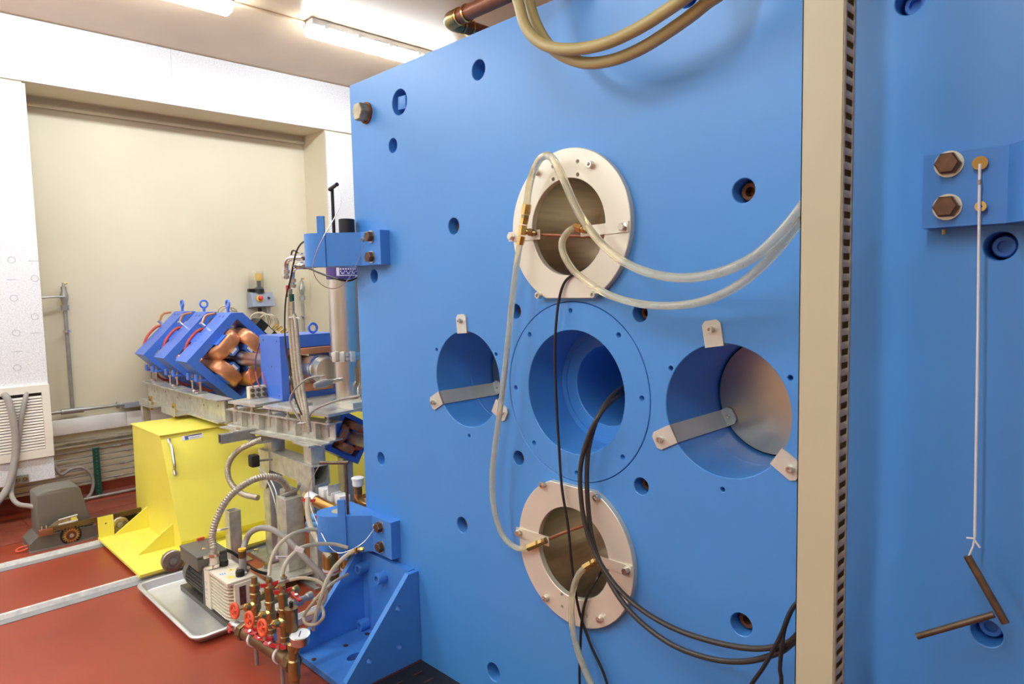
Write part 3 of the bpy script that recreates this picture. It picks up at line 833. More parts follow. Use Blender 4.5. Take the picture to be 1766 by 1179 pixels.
# emergency stop box with beacon
es = thing('stop_box', 'grey emergency stop box with amber beacon on the wall', 'stop button', (2.63, WALL, 1.37))
wedge = [(0, 0), (.12, .015), (.075, .135), (0, .135)]
body = build('enclosure', MB().prism([wedge], (2.535, WALL - .001, 1.365), (0, -1, 0), (0, 0, 1), (.20, 0, 0)), 'box_grey', es)
nrm = V((0, -.12, .045)).normalized() * -1
nrm = V((0, -.936, .351))
c0 = V((2.605, WALL - .1005, 1.445))
build('button_collar', MB().cyl(c0, c0 + nrm * .006, .030), 'amber', es)
build('button', MB().lathe(c0 + nrm * .006, nrm, [(.016, 0), (.016, .012), (.021, .014), (.019, .024), (.001, .026)], 20, cap=False), 'red_paint', es)
c1 = V((2.685, WALL - .1005, 1.448))
build('selector', MB().box(c1 + nrm * .008, (.022, .012, .012), Matrix.Rotation(.6, 3, 'Y')), 'black_paint', es)
build('beacon_base', MB().lathe((2.62, WALL - .055, 1.5005), (0, 0, 1), [(.048, 0), (.045, .025), (.02, .045), (.014, .05), (.014, .10)], 20), 'black_paint', es)
build('beacon_base', MB().box((2.555, WALL - .05, 1.518), (.05, .04, .03)), 'black_paint', es)
build('beacon_lamp', MB().lathe((2.62, WALL - .055, 1.60), (0, 0, 1), [(.024, 0), (.024, .055), (.018, .06), (.001, .061)], 16), 'amber', es)
build('beacon_dome', MB().lathe((2.60, WALL - .055, 1.53), (0, 0, 1), [(.062, 0), (.062, .15), (.055, .16)], 20, cap=False), 'glass', es)
build('gland', MB().cyl((2.62, WALL - .06, 1.366), (2.62, WALL - .06, 1.31), .016), 'black_paint', es)
build('conduit', MB().span((2.70, WALL - .03, .7), (2.73, WALL - .001, 1.37)), 'white_plastic', es)

# ================================================================== GATE MOTOR AND YELLOW SHIELD CART
gm = thing('gate_motor', 'grey plastic gate motor with brass pinion on the floor', 'motor', (.90, 4.88, 0))
build('base', MB().prism([[(.700, 0), (1.058, 0), (1.058, .010), (.700, .010)]], (0, 4.775, 0), Fx, Fz, Fy * .24), 'dull_zinc', gm)
build('foot', MB().prism([[(.702, .010), (.702, .048), (.726, .072), (.750, .088), (1.048, .078), (1.048, .010)]], (0, 4.790, 0), Fx, Fz, Fy * .215), 'grey_plastic', gm)
body = [(.750, .088), (.754, .324), (.764, .337), (.812, .345), (.885, .349), (.950, .345), (.972, .339), (.982, .322), (1.037, .080)]
build('housing', MB().prism([body], (0, 4.807, 0), Fx, Fz, Fy * .185, .008, [[((x - .89) * .955 + .89, (z - .21) * .965 + .21) for x, z in body]]), 'grey_plastic', gm, 50)
gp = []
for k in range(18):
    for da, rr in ((-.36, .036), (-.18, .045), (.18, .045), (.36, .036)):
        a = 2 * PI * (k + da) / 18
        gp.append((rr * math.cos(a), rr * math.sin(a)))
gc = V((.910, 4.774, .056))
build('recess_ring', MB().ring((.910, 4.789, .056), (0, -1, 0), .056, .049, .004, 32), 'black_paint', gm)
pin = build('pinion', MB().prism([gp], gc, Fx, Fz, Fy * .014), 'bright_brass', gm)
build('pinion_face', MB().ring(gc + V((0, .0, 0)), (0, -1, 0), .028, .012, .003, 28), 'rust', pin)
build('hub', MB().cyl(gc + V((0, -.008, 0)), gc + V((0, .004, 0)), .012), 'steel', pin)
rk = thing('gear_rack', 'toothed steel rack from the gate motor to the yellow cart', 'rack', (1.05, 4.76, .11))
tooth = [(.80, .136), (.80, .112)]
x = .812
while x < 1.285:
    tooth += [(x, .112), (x + .003, .100), (x + .007, .100), (x + .010, .112)]
    x += .0175
tooth += [(1.299, .112), (1.299, .136)]
build('toothed_bar', MB().prism([tooth], (0, 4.757, 0), Fx, Fz, Fy * .016), 'bronze', rk)
build('backing_bar', MB().span((1.06, 4.774, .058), (1.299, 4.786, .100)), 'black_paint', rk)
build('end_stop', MB().span((.745, 4.747, .095), (.815, 4.776, .134), .004), 'copper_pipe', rk)
build('end_plate', MB().prism([[(.80, .100), (.83, .100), (.855, .125), (.945, .137), (.945, .175), (.855, .167), (.825, .152), (.80, .134)]], (0, 4.778, 0), Fx, Fz, Fy * .005), 'worn_bolt', rk)
build('stop_strip', MB().box((.90, 4.775, .140), (.10, .006, .010), Matrix.Rotation(-.08, 3, 'Y')), 'white_plastic', rk)
build('stop_strip', MB().box((.90, 4.775, .171), (.10, .006, .006), Matrix.Rotation(-.08, 3, 'Y')), 'white_plastic', rk)
build('marker', MB().box((.93, 4.775, .156), (.030, .006, .016)), 'yellow', rk)
for d in (.762, .784):
    build('stud', MB().cyl((d, 4.761, .134), (d, 4.761, .154), .004, seg=8), 'steel', rk)
tag(build('cord_loop', MB().tube([(.715, 4.86, .03), (.685, 4.865, .028), (.655, 4.87, .02), (.645, 4.862, .012), (.66, 4.845, .01), (.70, 4.835, .02)], .005, 8), 'orange_red'), 'small orange cord loop on the floor at the gate motor', 'cord')

yc = thing('shield_cart', 'bright yellow steel shield cart on wheels', 'cart', (1.9, 4.4, 0))
prof = [(4.86, .035), (4.085, .035), (4.052, .088), (4.303, .660), (4.308, .665), (4.835, .665)]
build('body', MB().prism([prof], (1.300, 0, 0), Fy, Fz, Fx * 1.40), 'yellow', yc)
build('lid', MB().prism([[(1.295, 4.296), (2.71, 4.296), (2.71, 4.70), (2.02, 4.70), (1.98, 4.845), (1.50, 4.845), (1.44, 4.86), (1.295, 4.86)]], (0, 0, .6655), Fx, Fy, Fz * .006), 'yellow', yc)
build('bumper_plate', MB().span((1.026, 3.865, .020), (1.90, 4.675, .0345)), 'yellow', yc)
build('upright_tab', MB().prism([rect(1.028, .0345, 1.112, .160), circ(1.070, .115, .005, 10)], (0, 4.655, 0), Fx, Fz, Fy * .010), 'yellow', yc)
for y in (4.64, 4.178):
    build('gusset', MB().prism([[(1.2995, .0348), (1.2995, .168), (1.105, .0348)]], (0, y - .006, 0), Fx, Fz, Fy * .012), 'yellow', yc)
def wheel(x, y, r=.054):
    w = build('wheel', MB().lathe((x, y - .018, .0765), (0, 1, 0), [(.0001, .004), (.020, .004), (.022, .008), (.034, .008), (.036, .0), (r, 0), (r + .004, .006), (r, .012), (r, .034), (.0001, .034)], 36, cap=False), 'wheel_steel', yc)
    build('axle_cap', MB().lathe((x, y - .021, .0765), (0, 1, 0), [(.001, 0), (.017, .001), (.019, .006), (.019, .01)], 24), 'dull_zinc', w)
wheel(1.180, 3.835)
wheel(2.4, 3.835)
wheel(1.155, 4.70, .045)
build('wheel_lug', MB().span((1.150, 3.866, .0348), (1.262, 3.90, .105)), 'yellow', yc)
fn = V((0, -.579, .251)).normalized()
fn = V((0, -(.660 - .088), .251)).normalized()
fp = V((1.3, 4.303, .660))
def onf(px, py, h=0.0):
    d = ray(px, py)
    t = (fp + fn * h - EYE).dot(fn) / d.dot(fn)
    return EYE + d * t
# bent strap handle
hp = [onf(290, 757, .002), onf(292, 764, .004), onf(296, 771, .030), onf(301, 803, .030), onf(300, 808, .006), onf(302, 818, .003)]
build('handle', MB().tube(hp, .0092, 8, 5), 'steel', yc)
build('handle_foot', MB().cyl(onf(291, 758, .0), onf(291, 758, .006), .012), 'steel', yc)
build('handle_foot', MB().cyl(onf(302, 816, .0), onf(302, 816, .006), .013), 'steel', yc)
def sticker(parent, q, m_, h=.0012, name='sticker'):
    mb = MB()
    vs = [mb.bm.verts.new(onf(*p, h)) for p in q]
    vb = [mb.bm.verts.new(onf(*p, 0)) for p in q]
    mb.bm.faces.new(vs)
    mb.quad_strip(vs, vb)
    return build(name, mb, m_, parent)
sk = sticker(yc, [(312.5, 752.5), (348.5, 746), (350.5, 753.5), (314.5, 760)], 'white_label')
sticker(sk, [(318, 752), (324, 751), (325.5, 757.5), (319.5, 758.5)], 'print_blue', .0018, 'emblem')
sticker(sk, [(324, 750.8), (347.5, 746.5), (348, 748.3), (324.5, 752.4)], 'purple', .0018, 'print_line')
sticker(sk, [(327, 754.5), (344, 751.5), (344.3, 752.5), (327.3, 755.5)], 'box_grey', .0018, 'print_line')

# ================================================================== BEAM LINE
BX, BZ = 1.92, 1.060
U1, U2 = V((1, 0, 1)).normalized(), V((-1, 0, 1)).normalized()
def quad(y0, cx, cz, hd, th, label, blue, coilm, big=True, group=None, tilt=0.0):
    """quadrupole turned 45 degrees; y0 front face, hd half diagonal"""
    t = thing('quadrupole_magnet', label, 'magnet', (cx, y0, cz - hd), group)
    rt = Matrix.Rotation(-tilt, 3, 'Y')
    U1, U2 = rt @ V((1, 0, 1)).normalized(), rt @ V((-1, 0, 1)).normalized()
    s = hd / math.sqrt(2)
    k = .055 * s / .244
    w = .056 * s / .244
    outer = [(-s, -s), (s, -s), (s, s - k), (s - k, s), (-s, s)]
    inner = rect(-s + w, -s + w, s - w, s - w)
    c = V((cx, y0, cz))
    build('yoke_frame', MB().prism([outer, inner], c, U1, U2, Fy * th), blue, t)
    for a in range(4):
        ang = a * PI / 2
        n = (U1 * math.cos(ang) + U2 * math.sin(ang))       # outward to the side
        tt = n.cross(Fy).normalized()
        pc = c + Fy * (th / 2)
        rn = s - w - .040 * s / .244
        L = .086 * s / .244
        ly = th / 2 + .035 * s / .244
        path = []
        for q in range(24):
            f = 2 * PI * q / 24
            cs, sn = math.cos(f), math.sin(f)
            path.append(pc + n * (rn - .016 * s / .244) + tt * (L * abs(cs) ** .5 * (1 if cs > 0 else -1)) + Fy * (ly * abs(sn) ** .5 * (1 if sn > 0 else -1)))
        mb = MB()
        P = path
        rings = []
        for i in range(24):
            T = (P[(i + 1) % 24] - P[i - 1]).normalized()
            xx = n
            yy = T.cross(n).normalized()
            rings.append([mb.bm.verts.new(P[i] + xx * (.050 * s / .244) * (abs(math.cos(g)) ** .6 * (1 if math.cos(g) > 0 else -1)) + yy * (.034 * s / .244) * (abs(math.sin(g)) ** .6 * (1 if math.sin(g) > 0 else -1))) for g in [2 * PI * m / 14 for m in range(14)]])
        for i in range(24):
            mb.quad_strip(rings[i], rings[(i + 1) % 24])
        co = build('coil', mb, coilm, t, 60)
        pole = build('pole', MB().prism([[(-.045 * s / .244, 0), (.045 * s / .244, 0), (.045 * s / .244, -.105 * s / .244), (.025 * s / .244, -.134 * s / .244), (-.025 * s / .244, -.134 * s / .244), (-.045 * s / .244, -.105 * s / .244)]], c + n * (s - w) + Fy * (-.050 * s / .244), tt, n, Fy * (th + .10 * s / .244)), blue, t)
        if big:
            build('pole_plate', MB().prism([rect(-.022, -.011, .022, .011)], c + n * (s - w - .108) + Fy * (-.0545), tt, n, Fy * .004), 'white_label', pole)
    return t
qs = ['nearest of the three blue quadrupole magnets on the girder, coils in view', 'middle of the three blue quadrupole magnets on the girder', 'farthest of the three blue quadrupole magnets, nearest the wall']
for i, y0 in enumerate((4.60, 5.03, 5.47)):
    t = quad(y0, BX, BZ, .345, .21, qs[i], 'magnet_blue', 'copper', True, 'three quadrupoles on the girder')
    top = V((BX - .018, y0 + .10, BZ + .312))
    ebx = V((1, 0, 0)) if i != 1 else V((0, 1, 0))
    eb = build('eyebolt', MB().torus(top + V((0, 0, .052)), ebx, .026, .0075, 22, 8), 'magnet_blue', t)
    build('shank', MB().cyl(top + V((0, 0, -.004)), top + V((0, 0, .028)), .010), 'magnet_blue', eb)
    for d in (-.030, .030):
        o = V((BX, y0 + .105 + d, BZ)) + U2 * (.2440) + U1 * .155
        build('tapped_hole', MB().cyl(o - U2 * .004, o + U2 * .0008, .010, seg=14), 'dark_blue', t)
    for k in range(4):
        o = V((BX, y0 + .05 + .11 * (k % 2), BZ)) + U2 * .2440 + U1 * (.02 - .09 * (k // 2))
        build('fixing', MB().cyl(o - U2 * .003, o + U2 * .0008, .0045, seg=10), 'dark_blue', t)
    # cooling hoses at the far-left side
    a = V((BX, y0 + .225, BZ)) + U2 * .20
    build('red_lead', MB().tube([a + U1 * .06, a + U2 * .055 + U1 * .02, a + U2 * .06 - U1 * .08, a + U2 * .03 - U1 * .16], .0095, 8), 'red_hose', t)
    a = V((BX, y0 + .225, BZ)) - U1 * .20
    build('red_lead', MB().tube([a + U2 * .10, a - U1 * .06 + U2 * .02, a - U1 * .06 - U2 * .06, a - U2 * .13], .0095, 8), 'red_hose', t)
    lug = build('copper_lead', MB().tube([V((BX, y0 + .23, BZ)) + U2 * .27 + U1 * .06, V((BX, y0 + .24, BZ)) + U2 * .285 + U1 * .12, V((BX, y0 + .23, BZ)) + U2 * .255 + U1 * .17], .009, 8), 'copper', t)
    build('lug_nut', MB().hexa(V((BX, y0 + .22, BZ)) + U2 * .25 + U1 * .055, V((BX, y0 + .22, BZ)) + U2 * .285 + U1 * .055, .012), 'steel', lug)
    # blue feet on levelling studs
    for dy in (.03, .17):
        p = V((1.665, y0 + dy, .925))
        ft = build('foot', MB().prism([[(-.03, 0), (.045, 0), (.045, .012), (-.018, .012), (-.018, .045), (-.03, .045)]], p + V((0, -.02, 0)), Fx, Fz, Fy * .045), 'magnet_blue', t)
        build('levelling_stud', MB().cyl(p + V((.0, .0, -.075)), p + V((.0, .0, .04)), .0065, seg=10), 'steel', ft)
        build('nut', MB().hexa(p + V((0, 0, .012)), p + V((0, 0, .024)), .013), 'steel', ft)
        build('nut', MB().hexa(p + V((0, 0, -.014)), p + V((0, 0, -.001)), .013), 'steel', ft)

def ibeam(parent, x0, x1, y0, y1, z0, z1, name='i_beam', m_='galvanised', tw=.008):
    xm = (x0 + x1) / 2
    pf_ = [(x0, z0), (x1, z0), (x1, z0 + tw), (xm + tw / 2, z0 + tw), (xm + tw / 2, z1 - tw), (x1, z1 - tw), (x1, z1), (x0, z1), (x0, z1 - tw), (xm - tw / 2, z1 - tw), (xm - tw / 2, z0 + tw), (x0, z0 + tw)]
    return build(name, MB().prism([pf_], (0, y0, 0), Fx, Fz, Fy * (y1 - y0)), m_, parent)
g1 = thing('quadrupole_girder', 'galvanised girder carrying the three blue quadrupole magnets', 'girder', (1.92, 4.95, 0))
ibeam(g1, 1.600, 1.700, 4.20, 5.66, .705, .848)
ibeam(g1, 2.14, 2.24, 4.20, 5.66, .705, .848)
for y in (4.21, 4.90, 5.35, 5.62):
    build('cross_member', MB().span((1.655, y, .71), (2.185, y + .03, .76)), 'galvanised', g1)
for k in range(6):
    build('bolt_hole', MB().cyl((1.6455, 4.30 + k * .24, .80 - .02 * (k % 2)), (1.6475, 4.30 + k * .24, .80 - .02 * (k % 2)), .007, seg=10), 'brown_bolt', g1)
for y in (4.55, 4.95, 5.40):
    for d in (0, .05, .1):
        build('clamp_nut', MB().hexa((1.63 + .02 * (d > .04), y + d + .05, .848), (1.63 + .02 * (d > .04), y + d + .05, .868), .015), 'chrome', g1)
    build('clamp_plate', MB().span((1.605, y + .02, .848), (1.69, y + .17, .856)), 'dull_zinc', g1)
for y in (4.72, 5.20):
    an = build('jack_bracket', MB().prism([[(0, 0), (.09, 0), (.09, .008), (.008, .008), (.008, .05), (0, .05)]], (1.52, y, .70), Fx, Fz, Fy * .25), 'galvanised', g1)
    build('jack_screw', MB().cyl((1.56, y + .12, .672), (1.56, y + .12, .77), .012, seg=12), 'bright_brass', an)
    build('nut', MB().hexa((1.56, y + .12, .708), (1.56, y + .12, .726), .022), 'bright_brass', an)
for x_, y_ in ((1.56, 5.45), (2.18, 5.45), (1.70, 4.235), (2.3, 4.235)):
    if y_ > 5:
        build('leg', MB().span((x_ - .025, y_ - .025, 0), (x_ + .025, y_ + .025, .705)), 'galvanised', g1)
bp = thing('beam_pipe', 'stainless steel beam pipe running through the magnets', 'pipe', (BX, 4.3, BZ))
build('tube', MB().cyl((BX, 3.98, BZ), (BX, 5.72, BZ), .046, seg=32), 'steel', bp)
build('tube', MB().cyl((BX, 3.42, BZ), (BX, 3.90, BZ), .067, seg=32), 'steel', bp)
for y, r in ((3.93, .078), (3.955, .078), (3.50, .080), (3.475, .080)):
    build('pipe_flange', MB().cyl((BX, y - .009, BZ), (BX, y + .009, BZ), r, seg=36), 'chrome', bp)
build('window_cross', MB().lathe((BX, 4.08, BZ - .10), (0, 0, 1), [(.05, 0), (.06, .01), (.06, .19), (.05, .2)], 28), 'glass', bp)
for k in range(5):
    a = .4 + k * 1.2
    build('feedthrough', MB().cyl((BX - .07 - .02 * (k % 2), 4.02, BZ - .04 + .025 * k), (BX + .01, 4.02, BZ - .04 + .025 * k), .006, seg=8), 'bright_brass' if k % 2 else 'copper', bp)
# terminal block beside the pipe
tb = thing('terminal_block', 'row of small terminals on the shelf below the beam pipe', 'terminal block', (1.73, 3.83, .88))
build('base', MB().span((1.66, 3.86, .887), (1.80, 3.90, .955)), 'pump_cream', tb)
for k in range(4):
    build('terminal', MB().cyl((1.675 + k * .035, 3.86, .935), (1.675 + k * .035, 3.845, .935), .011, seg=10), 'bronze', tb)
    build('terminal', MB().cyl((1.675 + k * .035, 3.86, .905), (1.675 + k * .035, 3.845, .905), .011, seg=10), 'bronze', tb)
for k in range(3):
    build('lead', MB().tube([(1.68 + k * .04, 3.85, .95), (1.67 + k * .04, 3.87, 1.0), (1.70 + k * .04, 3.95, 1.05)], .003, 6), 'red_hose', tb)
# steering magnet
sm = thing('steering_magnet', 'blue box frame magnet with flat copper coils beside the steel column', 'magnet', (1.94, 3.7, .87))
ox0, ox1, oz0, oz1 = 1.762, 2.12, .868, 1.250
build('frame', MB().prism([rect(ox0, oz0, ox1, oz1), list(reversed(rect(ox0 + .045, oz0 + .05, ox1 - .045, oz1 - .072)))], (0, 3.66, 0), Fx, Fz, Fy * .26), 'magnet_blue', sm)
build('copper_coil', MB().span((ox0 + .05, 3.625, oz1 - .112), (ox1 - .05, 3.95, oz1 - .075), .006), 'copper', sm)
build('copper_coil', MB().span((ox0 + .05, 3.625, oz0 + .054), (ox1 - .05, 3.95, oz0 + .100), .006), 'copper', sm)
e_ = PY(540, 577, 3.72)
er = build('eyebolt', MB().torus((e_.x, 3.72, oz1 + .033), (0, 1, 0), .026, .0075, 22, 8), 'magnet_blue', sm)
build('shank', MB().cyl((e_.x, 3.72, oz1 - .003), (e_.x, 3.72, oz1 + .012), .010), 'magnet_blue', er)
for y, z_ in ((3.70, 1.22), (3.87, 1.22), (3.78, 1.07), (3.70, .905)):
    build('screw_hole', MB().cyl((ox0 + .002, y, z_), (ox0 - .0008, y, z_), .006, seg=10), 'dark_blue', sm)
build('loop_lead', MB().tube([(ox0 - .01, 3.90, 1.20), (ox0 - .03, 3.92, 1.10), (ox0 - .03, 3.92, .98), (ox0 - .004, 3.84, .90)], .0035, 6), 'purple', sm)
# vertical vacuum column
vc = thing('vacuum_column', 'upright stainless vacuum column with purple band at the yoke edge', 'vacuum vessel', (1.975, 3.30, .88))
vx, vy = 1.975, 3.30
build('tube', MB().cyl((vx, vy, 1.165), (vx, vy, 1.56), .088, seg=40), 'steel', vc)
build('tube', MB().cyl((vx, vy, .905), (vx, vy, 1.12), .073, seg=40), 'steel', vc)
build('pipe_flange', MB().cyl((vx, vy, 1.125), (vx, vy, 1.143), .092, seg=40), 'chrome', vc)
build('pipe_flange', MB().cyl((vx, vy, 1.147), (vx, vy, 1.166), .097, seg=40), 'chrome', vc)
build('pipe_flange', MB().cyl((vx, vy, .888), (vx, vy, .905), .088, seg=40), 'steel', vc)
for a in (200, 225, 255, 300):
    p = V((vx + .100 * math.cos(math.radians(a)), vy + .100 * math.sin(math.radians(a)), 1.146))
    build('claw_clamp', MB().box(p, (.026, .026, .055), Matrix.Rotation(math.radians(a), 3, 'Z'), .003), 'flange_steel', vc)
band = build('purple_band', MB().lathe((vx, vy, 1.562), (0, 0, 1), [(.094, 0), (.094, .105)], 48), 'purple', vc)
build('cap', MB().lathe((vx, vy, 1.667), (0, 0, 1), [(.098, 0), (.098, .05), (.06, .07)], 40), 'flange_steel', vc)
def on_cyl(a0, a1, z0, z1, r, m_, parent, name):
    mb = MB()
    lo, hi = [], []
    for k in range(9):
        a = math.radians(a0 + (a1 - a0) * k / 8)
        lo.append(mb.bm.verts.new((vx + r * math.cos(a), vy + r * math.sin(a), z0)))
        hi.append(mb.bm.verts.new((vx + r * math.cos(a), vy + r * math.sin(a), z1)))
    mb.quad_strip(lo, hi, False)
    return build(name, mb, m_, parent)
lb = on_cyl(215, 300, 1.578, 1.650, .0948, 'white_label', band, 'label')
lw = lb
on_cyl(225, 298, 1.583, 1.622, .0952, 'purple', band, 'print_block')
for k in range(9):
    on_cyl(227 + k * 8, 232 + k * 8, 1.610, 1.618, .0956, 'white_label', band, 'print_mark')
for k in range(4):
    for q in range(5):
        on_cyl(228 + k * 18 + q * 3, 231 + k * 18 + q * 3, 1.598 - (0.009 if q in (1, 3) else .011 if q == 2 else 0), 1.605 - (.009 if q in (1, 3) else .013 if q == 2 else 0), .0956, 'white_label', band, 'print_mark')
for k in range(10):
    on_cyl(221 + k * 7.5, 225 + k * 7.5, 1.632, 1.640, .0952, 'box_grey', band, 'print_mark')
ga = build('side_port', MB().cyl((vx - .14, vy - .06, 1.02), (vx - .05, vy - .03, 1.02), .012), 'chrome', vc)
build('gauge_head', MB().lathe((vx - .26, vy - .10, 1.015), (.12, .04, .005), [(.010, 0), (.018, .02), (.022, .05), (.022, .09), (.012, .12), (.012, .14)], 18), 'hose_grey', ga)
for k in range(5):
    build('brass_nut', MB().hexa((vx + .02 + .012 * (k % 2), vy - .11, .92 + k * .036), (vx + .055, vy - .115, .92 + k * .036), .015), 'bright_brass', vc)
build('bent_tube', MB().tube([(vx + .02, vy - .1, 1.0), (vx - .02, vy - .13, .96), (vx - .01, vy - .14, .90), (vx - .01, vy - .16, .86), (vx + .05, vy - .16, .84)], .008, 8), 'steel', vc)
# coolant coils behind the magnets
cm = thing('coolant_manifold', 'black and cream block with coiled clear tubing behind the magnets', 'manifold', (2.12, 4.75, 1.2))
bc = V((BX, 4.68, BZ)) + U1 * .2755 - U2 * .02
build('block', MB().box(bc, (.06, .14, .16), Matrix.Rotation(math.radians(-45), 3, 'Y')), 'black_paint', cm)
build('block_face', MB().box(bc + V((0, -.073, 0)) - U2 * .02, (.045, .006, .05), Matrix.Rotation(math.radians(-45), 3, 'Y')), 'pump_cream', cm)
for k in range(6):
    c = V((2.12 + .02 * k, 4.72 + .03 * (k % 3), 1.30 - .006 * k))
    build('tube_loop', MB().torus(c, (.3, 1, .15 * (k % 3)), .055 + .008 * (k % 3), .006, 26, 6), 'clear_tube', cm)
    build('nut', MB().hexa((2.15 + .028 * k, 4.55, 1.25 - .018 * k), (2.17 + .028 * k, 4.52, 1.275 - .018 * k), .010), 'bright_brass', cm)
for k in range(4):
    c = V((1.98 + .03 * k, 4.95, 1.36 - .02 * k))
    build('tube_loop', MB().torus(c, (.2, 1, .2), .05 + .01 * (k % 2), .006, 24, 6), 'clear_tube', cm)
build('red_tag', MB().box((2.17, 4.6, 1.17), (.02, .01, .05)), 'orange_red', cm)

# ------------------------------------------------------------------ second girder and stand
g2 = thing('steering_girder', 'galvanised girder with levelling plates under the steering magnet', 'girder', (1.9, 3.4, .74))
ibeam(g2, 1.615, 1.70, 3.12, 4.02, .735, .832, tw=.007)
ibeam(g2, 2.30, 2.385, 2.90, 4.02, .735, .832, tw=.007)
for k in range(6):
    y = 3.14 + k * .162
    build('rod', MB().cyl((1.628, y, .760), (1.628, y, .872), .0058, seg=10), 'steel', g2)
    build('nut', MB().hexa((1.628, y, .8325), (1.628, y, .843), .012), 'steel', g2)
    build('nut', MB().hexa((1.628, y, .812), (1.628, y, .824), .012), 'steel', g2)
    build('stiffener', MB().span((1.618, y + .09, .742), (1.653, y + .096, .825)), 'galvanised', g2)
build('levelling_plate', MB().span((1.590, 3.70, .872), (2.38, 3.96, .886)), 'galvanised', g2)
pl2 = build('levelling_plate', MB().span((1.590, 3.09, .872), (2.38, 3.63, .886)), 'galvanised', g2)
build('clamp', MB().span((1.64, 3.40, .886), (1.74, 3.56, .900)), 'dull_zinc', pl2)
build('clamp', MB().span((1.76, 3.10, .886), (1.95, 3.20, .915)), 'flange_steel', pl2)
build('clamp_bolt', MB().hexa((1.66, 3.44, .90), (1.66, 3.44, .915), .014), 'steel', pl2)
build('clamp_bolt', MB().hexa((1.72, 3.52, .90), (1.72, 3.52, .915), .014), 'steel', pl2)
build('base_angle', MB().prism([[(0, 0), (.07, 0), (.07, .007), (0, .007)]], (1.565, 3.12, .728), Fx, Fz, Fy * .90), 'galvanised', g2)
g2.location = V((1.95, 3.4, .74))
g2.rotation_euler.z = math.radians(10)
sd = thing('support_stand', 'galvanised box-section stand on the floor below the girder', 'stand', (1.62, 3.3, 0))
sx, sy = 1.645, 3.12
build('box_beam', MB().prism([rect(sx, .515, sx + .092, .620), list(reversed(rect(sx + .007, .522, sx + .085, .613)))], (0, sy, 0), Fx, Fz, Fy * .61), 'galvanised', sd)
build('box_lining', MB().span((sx + .008, sy + .30, .523), (sx + .084, sy + .31, .612)), 'galvanised', sd)
build('stub_box', MB().span((sx + .008, sy + .03, .6205), (sx + .088, sy + .11, .718), .003), 'galvanised', sd)
build('cap_plate', MB().span((sx - .02, sy, .718), (sx + .12, sy + .17, .7265)), 'galvanised', sd)
build('stub_box', MB().span((sx + .005, sy + .47, .6205), (sx + .085, sy + .57, .682), .003), 'galvanised', sd)
build('cap_plate', MB().span((sx - .085, sy + .44, .6825), (sx + .105, sy + .60, .6945)), 'galvanised', sd)
build('gusset', MB().prism([[(sy, .619), (sy + .17, .619), (sy + .17, .52), (sy + .085, .38), (sy, .38)]], (sx - .0095, 0, 0), Fy, Fz, Fx * .009), 'galvanised', sd)
build('gusset', MB().prism([[(sy + .61, .619), (sy + .48, .619), (sy + .48, .52), (sy + .54, .40), (sy + .61, .40)]], (sx - .0095, 0, 0), Fy, Fz, Fx * .009), 'galvanised', sd)
build('leg', MB().span((sx + .005, sy + .005, .012), (sx + .087, sy + .087, .515), .004), 'galvanised', sd)
build('leg', MB().span((sx + .005, sy + .525, .012), (sx + .087, sy + .607, .515), .004), 'galvanised', sd)
build('foot_plate', MB().span((sx - .045, sy - .05, 0), (sx + .15, sy + .14, .012)), 'dull_zinc', sd)
build('foot_plate', MB().span((sx - .06, sy + .44, 0), (sx + .15, sy + .68, .012)), 'dull_zinc', sd)
for x_, y_ in ((sx - .02, sy - .03), (sx + .125, sy - .03), (sx - .035, sy + .46), (sx - .035, sy + .65)):
    build('anchor', MB().hexa((x_, y_, .012), (x_, y_, .03), .013), 'chrome', sd)
jk = thing('jack_post', 'grey jack post with square head between the stand legs', 'post', (1.60, 3.30, 0))
build('column', MB().span((1.555, 3.255, .06), (1.655, 3.365, .44), .004), 'galvanised', jk)
build('head', MB().span((1.575, 3.30, .44), (1.645, 3.36, .475), .004), 'dull_zinc', jk)
build('head_lever', MB().tube([(1.56, 3.29, .46), (1.60, 3.22, .49), (1.60, 3.18, .53)], .008, 8), 'dull_zinc', jk)
build('base_plate', MB().span((1.46, 3.18, .045), (1.72, 3.42, .06)), 'galvanised', jk)
for x_ in (1.50, 1.70):
    for y_ in (3.20, 3.40):
        build('levelling_bolt', MB().cyl((x_, y_, 0), (x_, y_, .085), .009, seg=10), 'bright_brass', jk)
        build('nut', MB().hexa((x_, y_, .06), (x_, y_, .072), .016), 'dull_zinc', jk)
ps = thing('short_post', 'short galvanised box post beside the yellow cart', 'post', (1.50, 3.72, 0))
build('tube', MB().prism([rect(1.455, 3.735, 1.520, 3.800), list(reversed(rect(1.461, 3.741, 1.514, 3.794)))], (0, 0, .008), Fx, Fy, Fz * .285), 'galvanised', ps)
build('base_plate', MB().span((1.42, 3.70, 0), (1.56, 3.84, .008)), 'dull_zinc', ps)
build('knob', MB().tube([(1.455, 3.76, .20), (1.42, 3.76, .20), (1.40, 3.77, .20)], .007, 8), 'steel', ps)
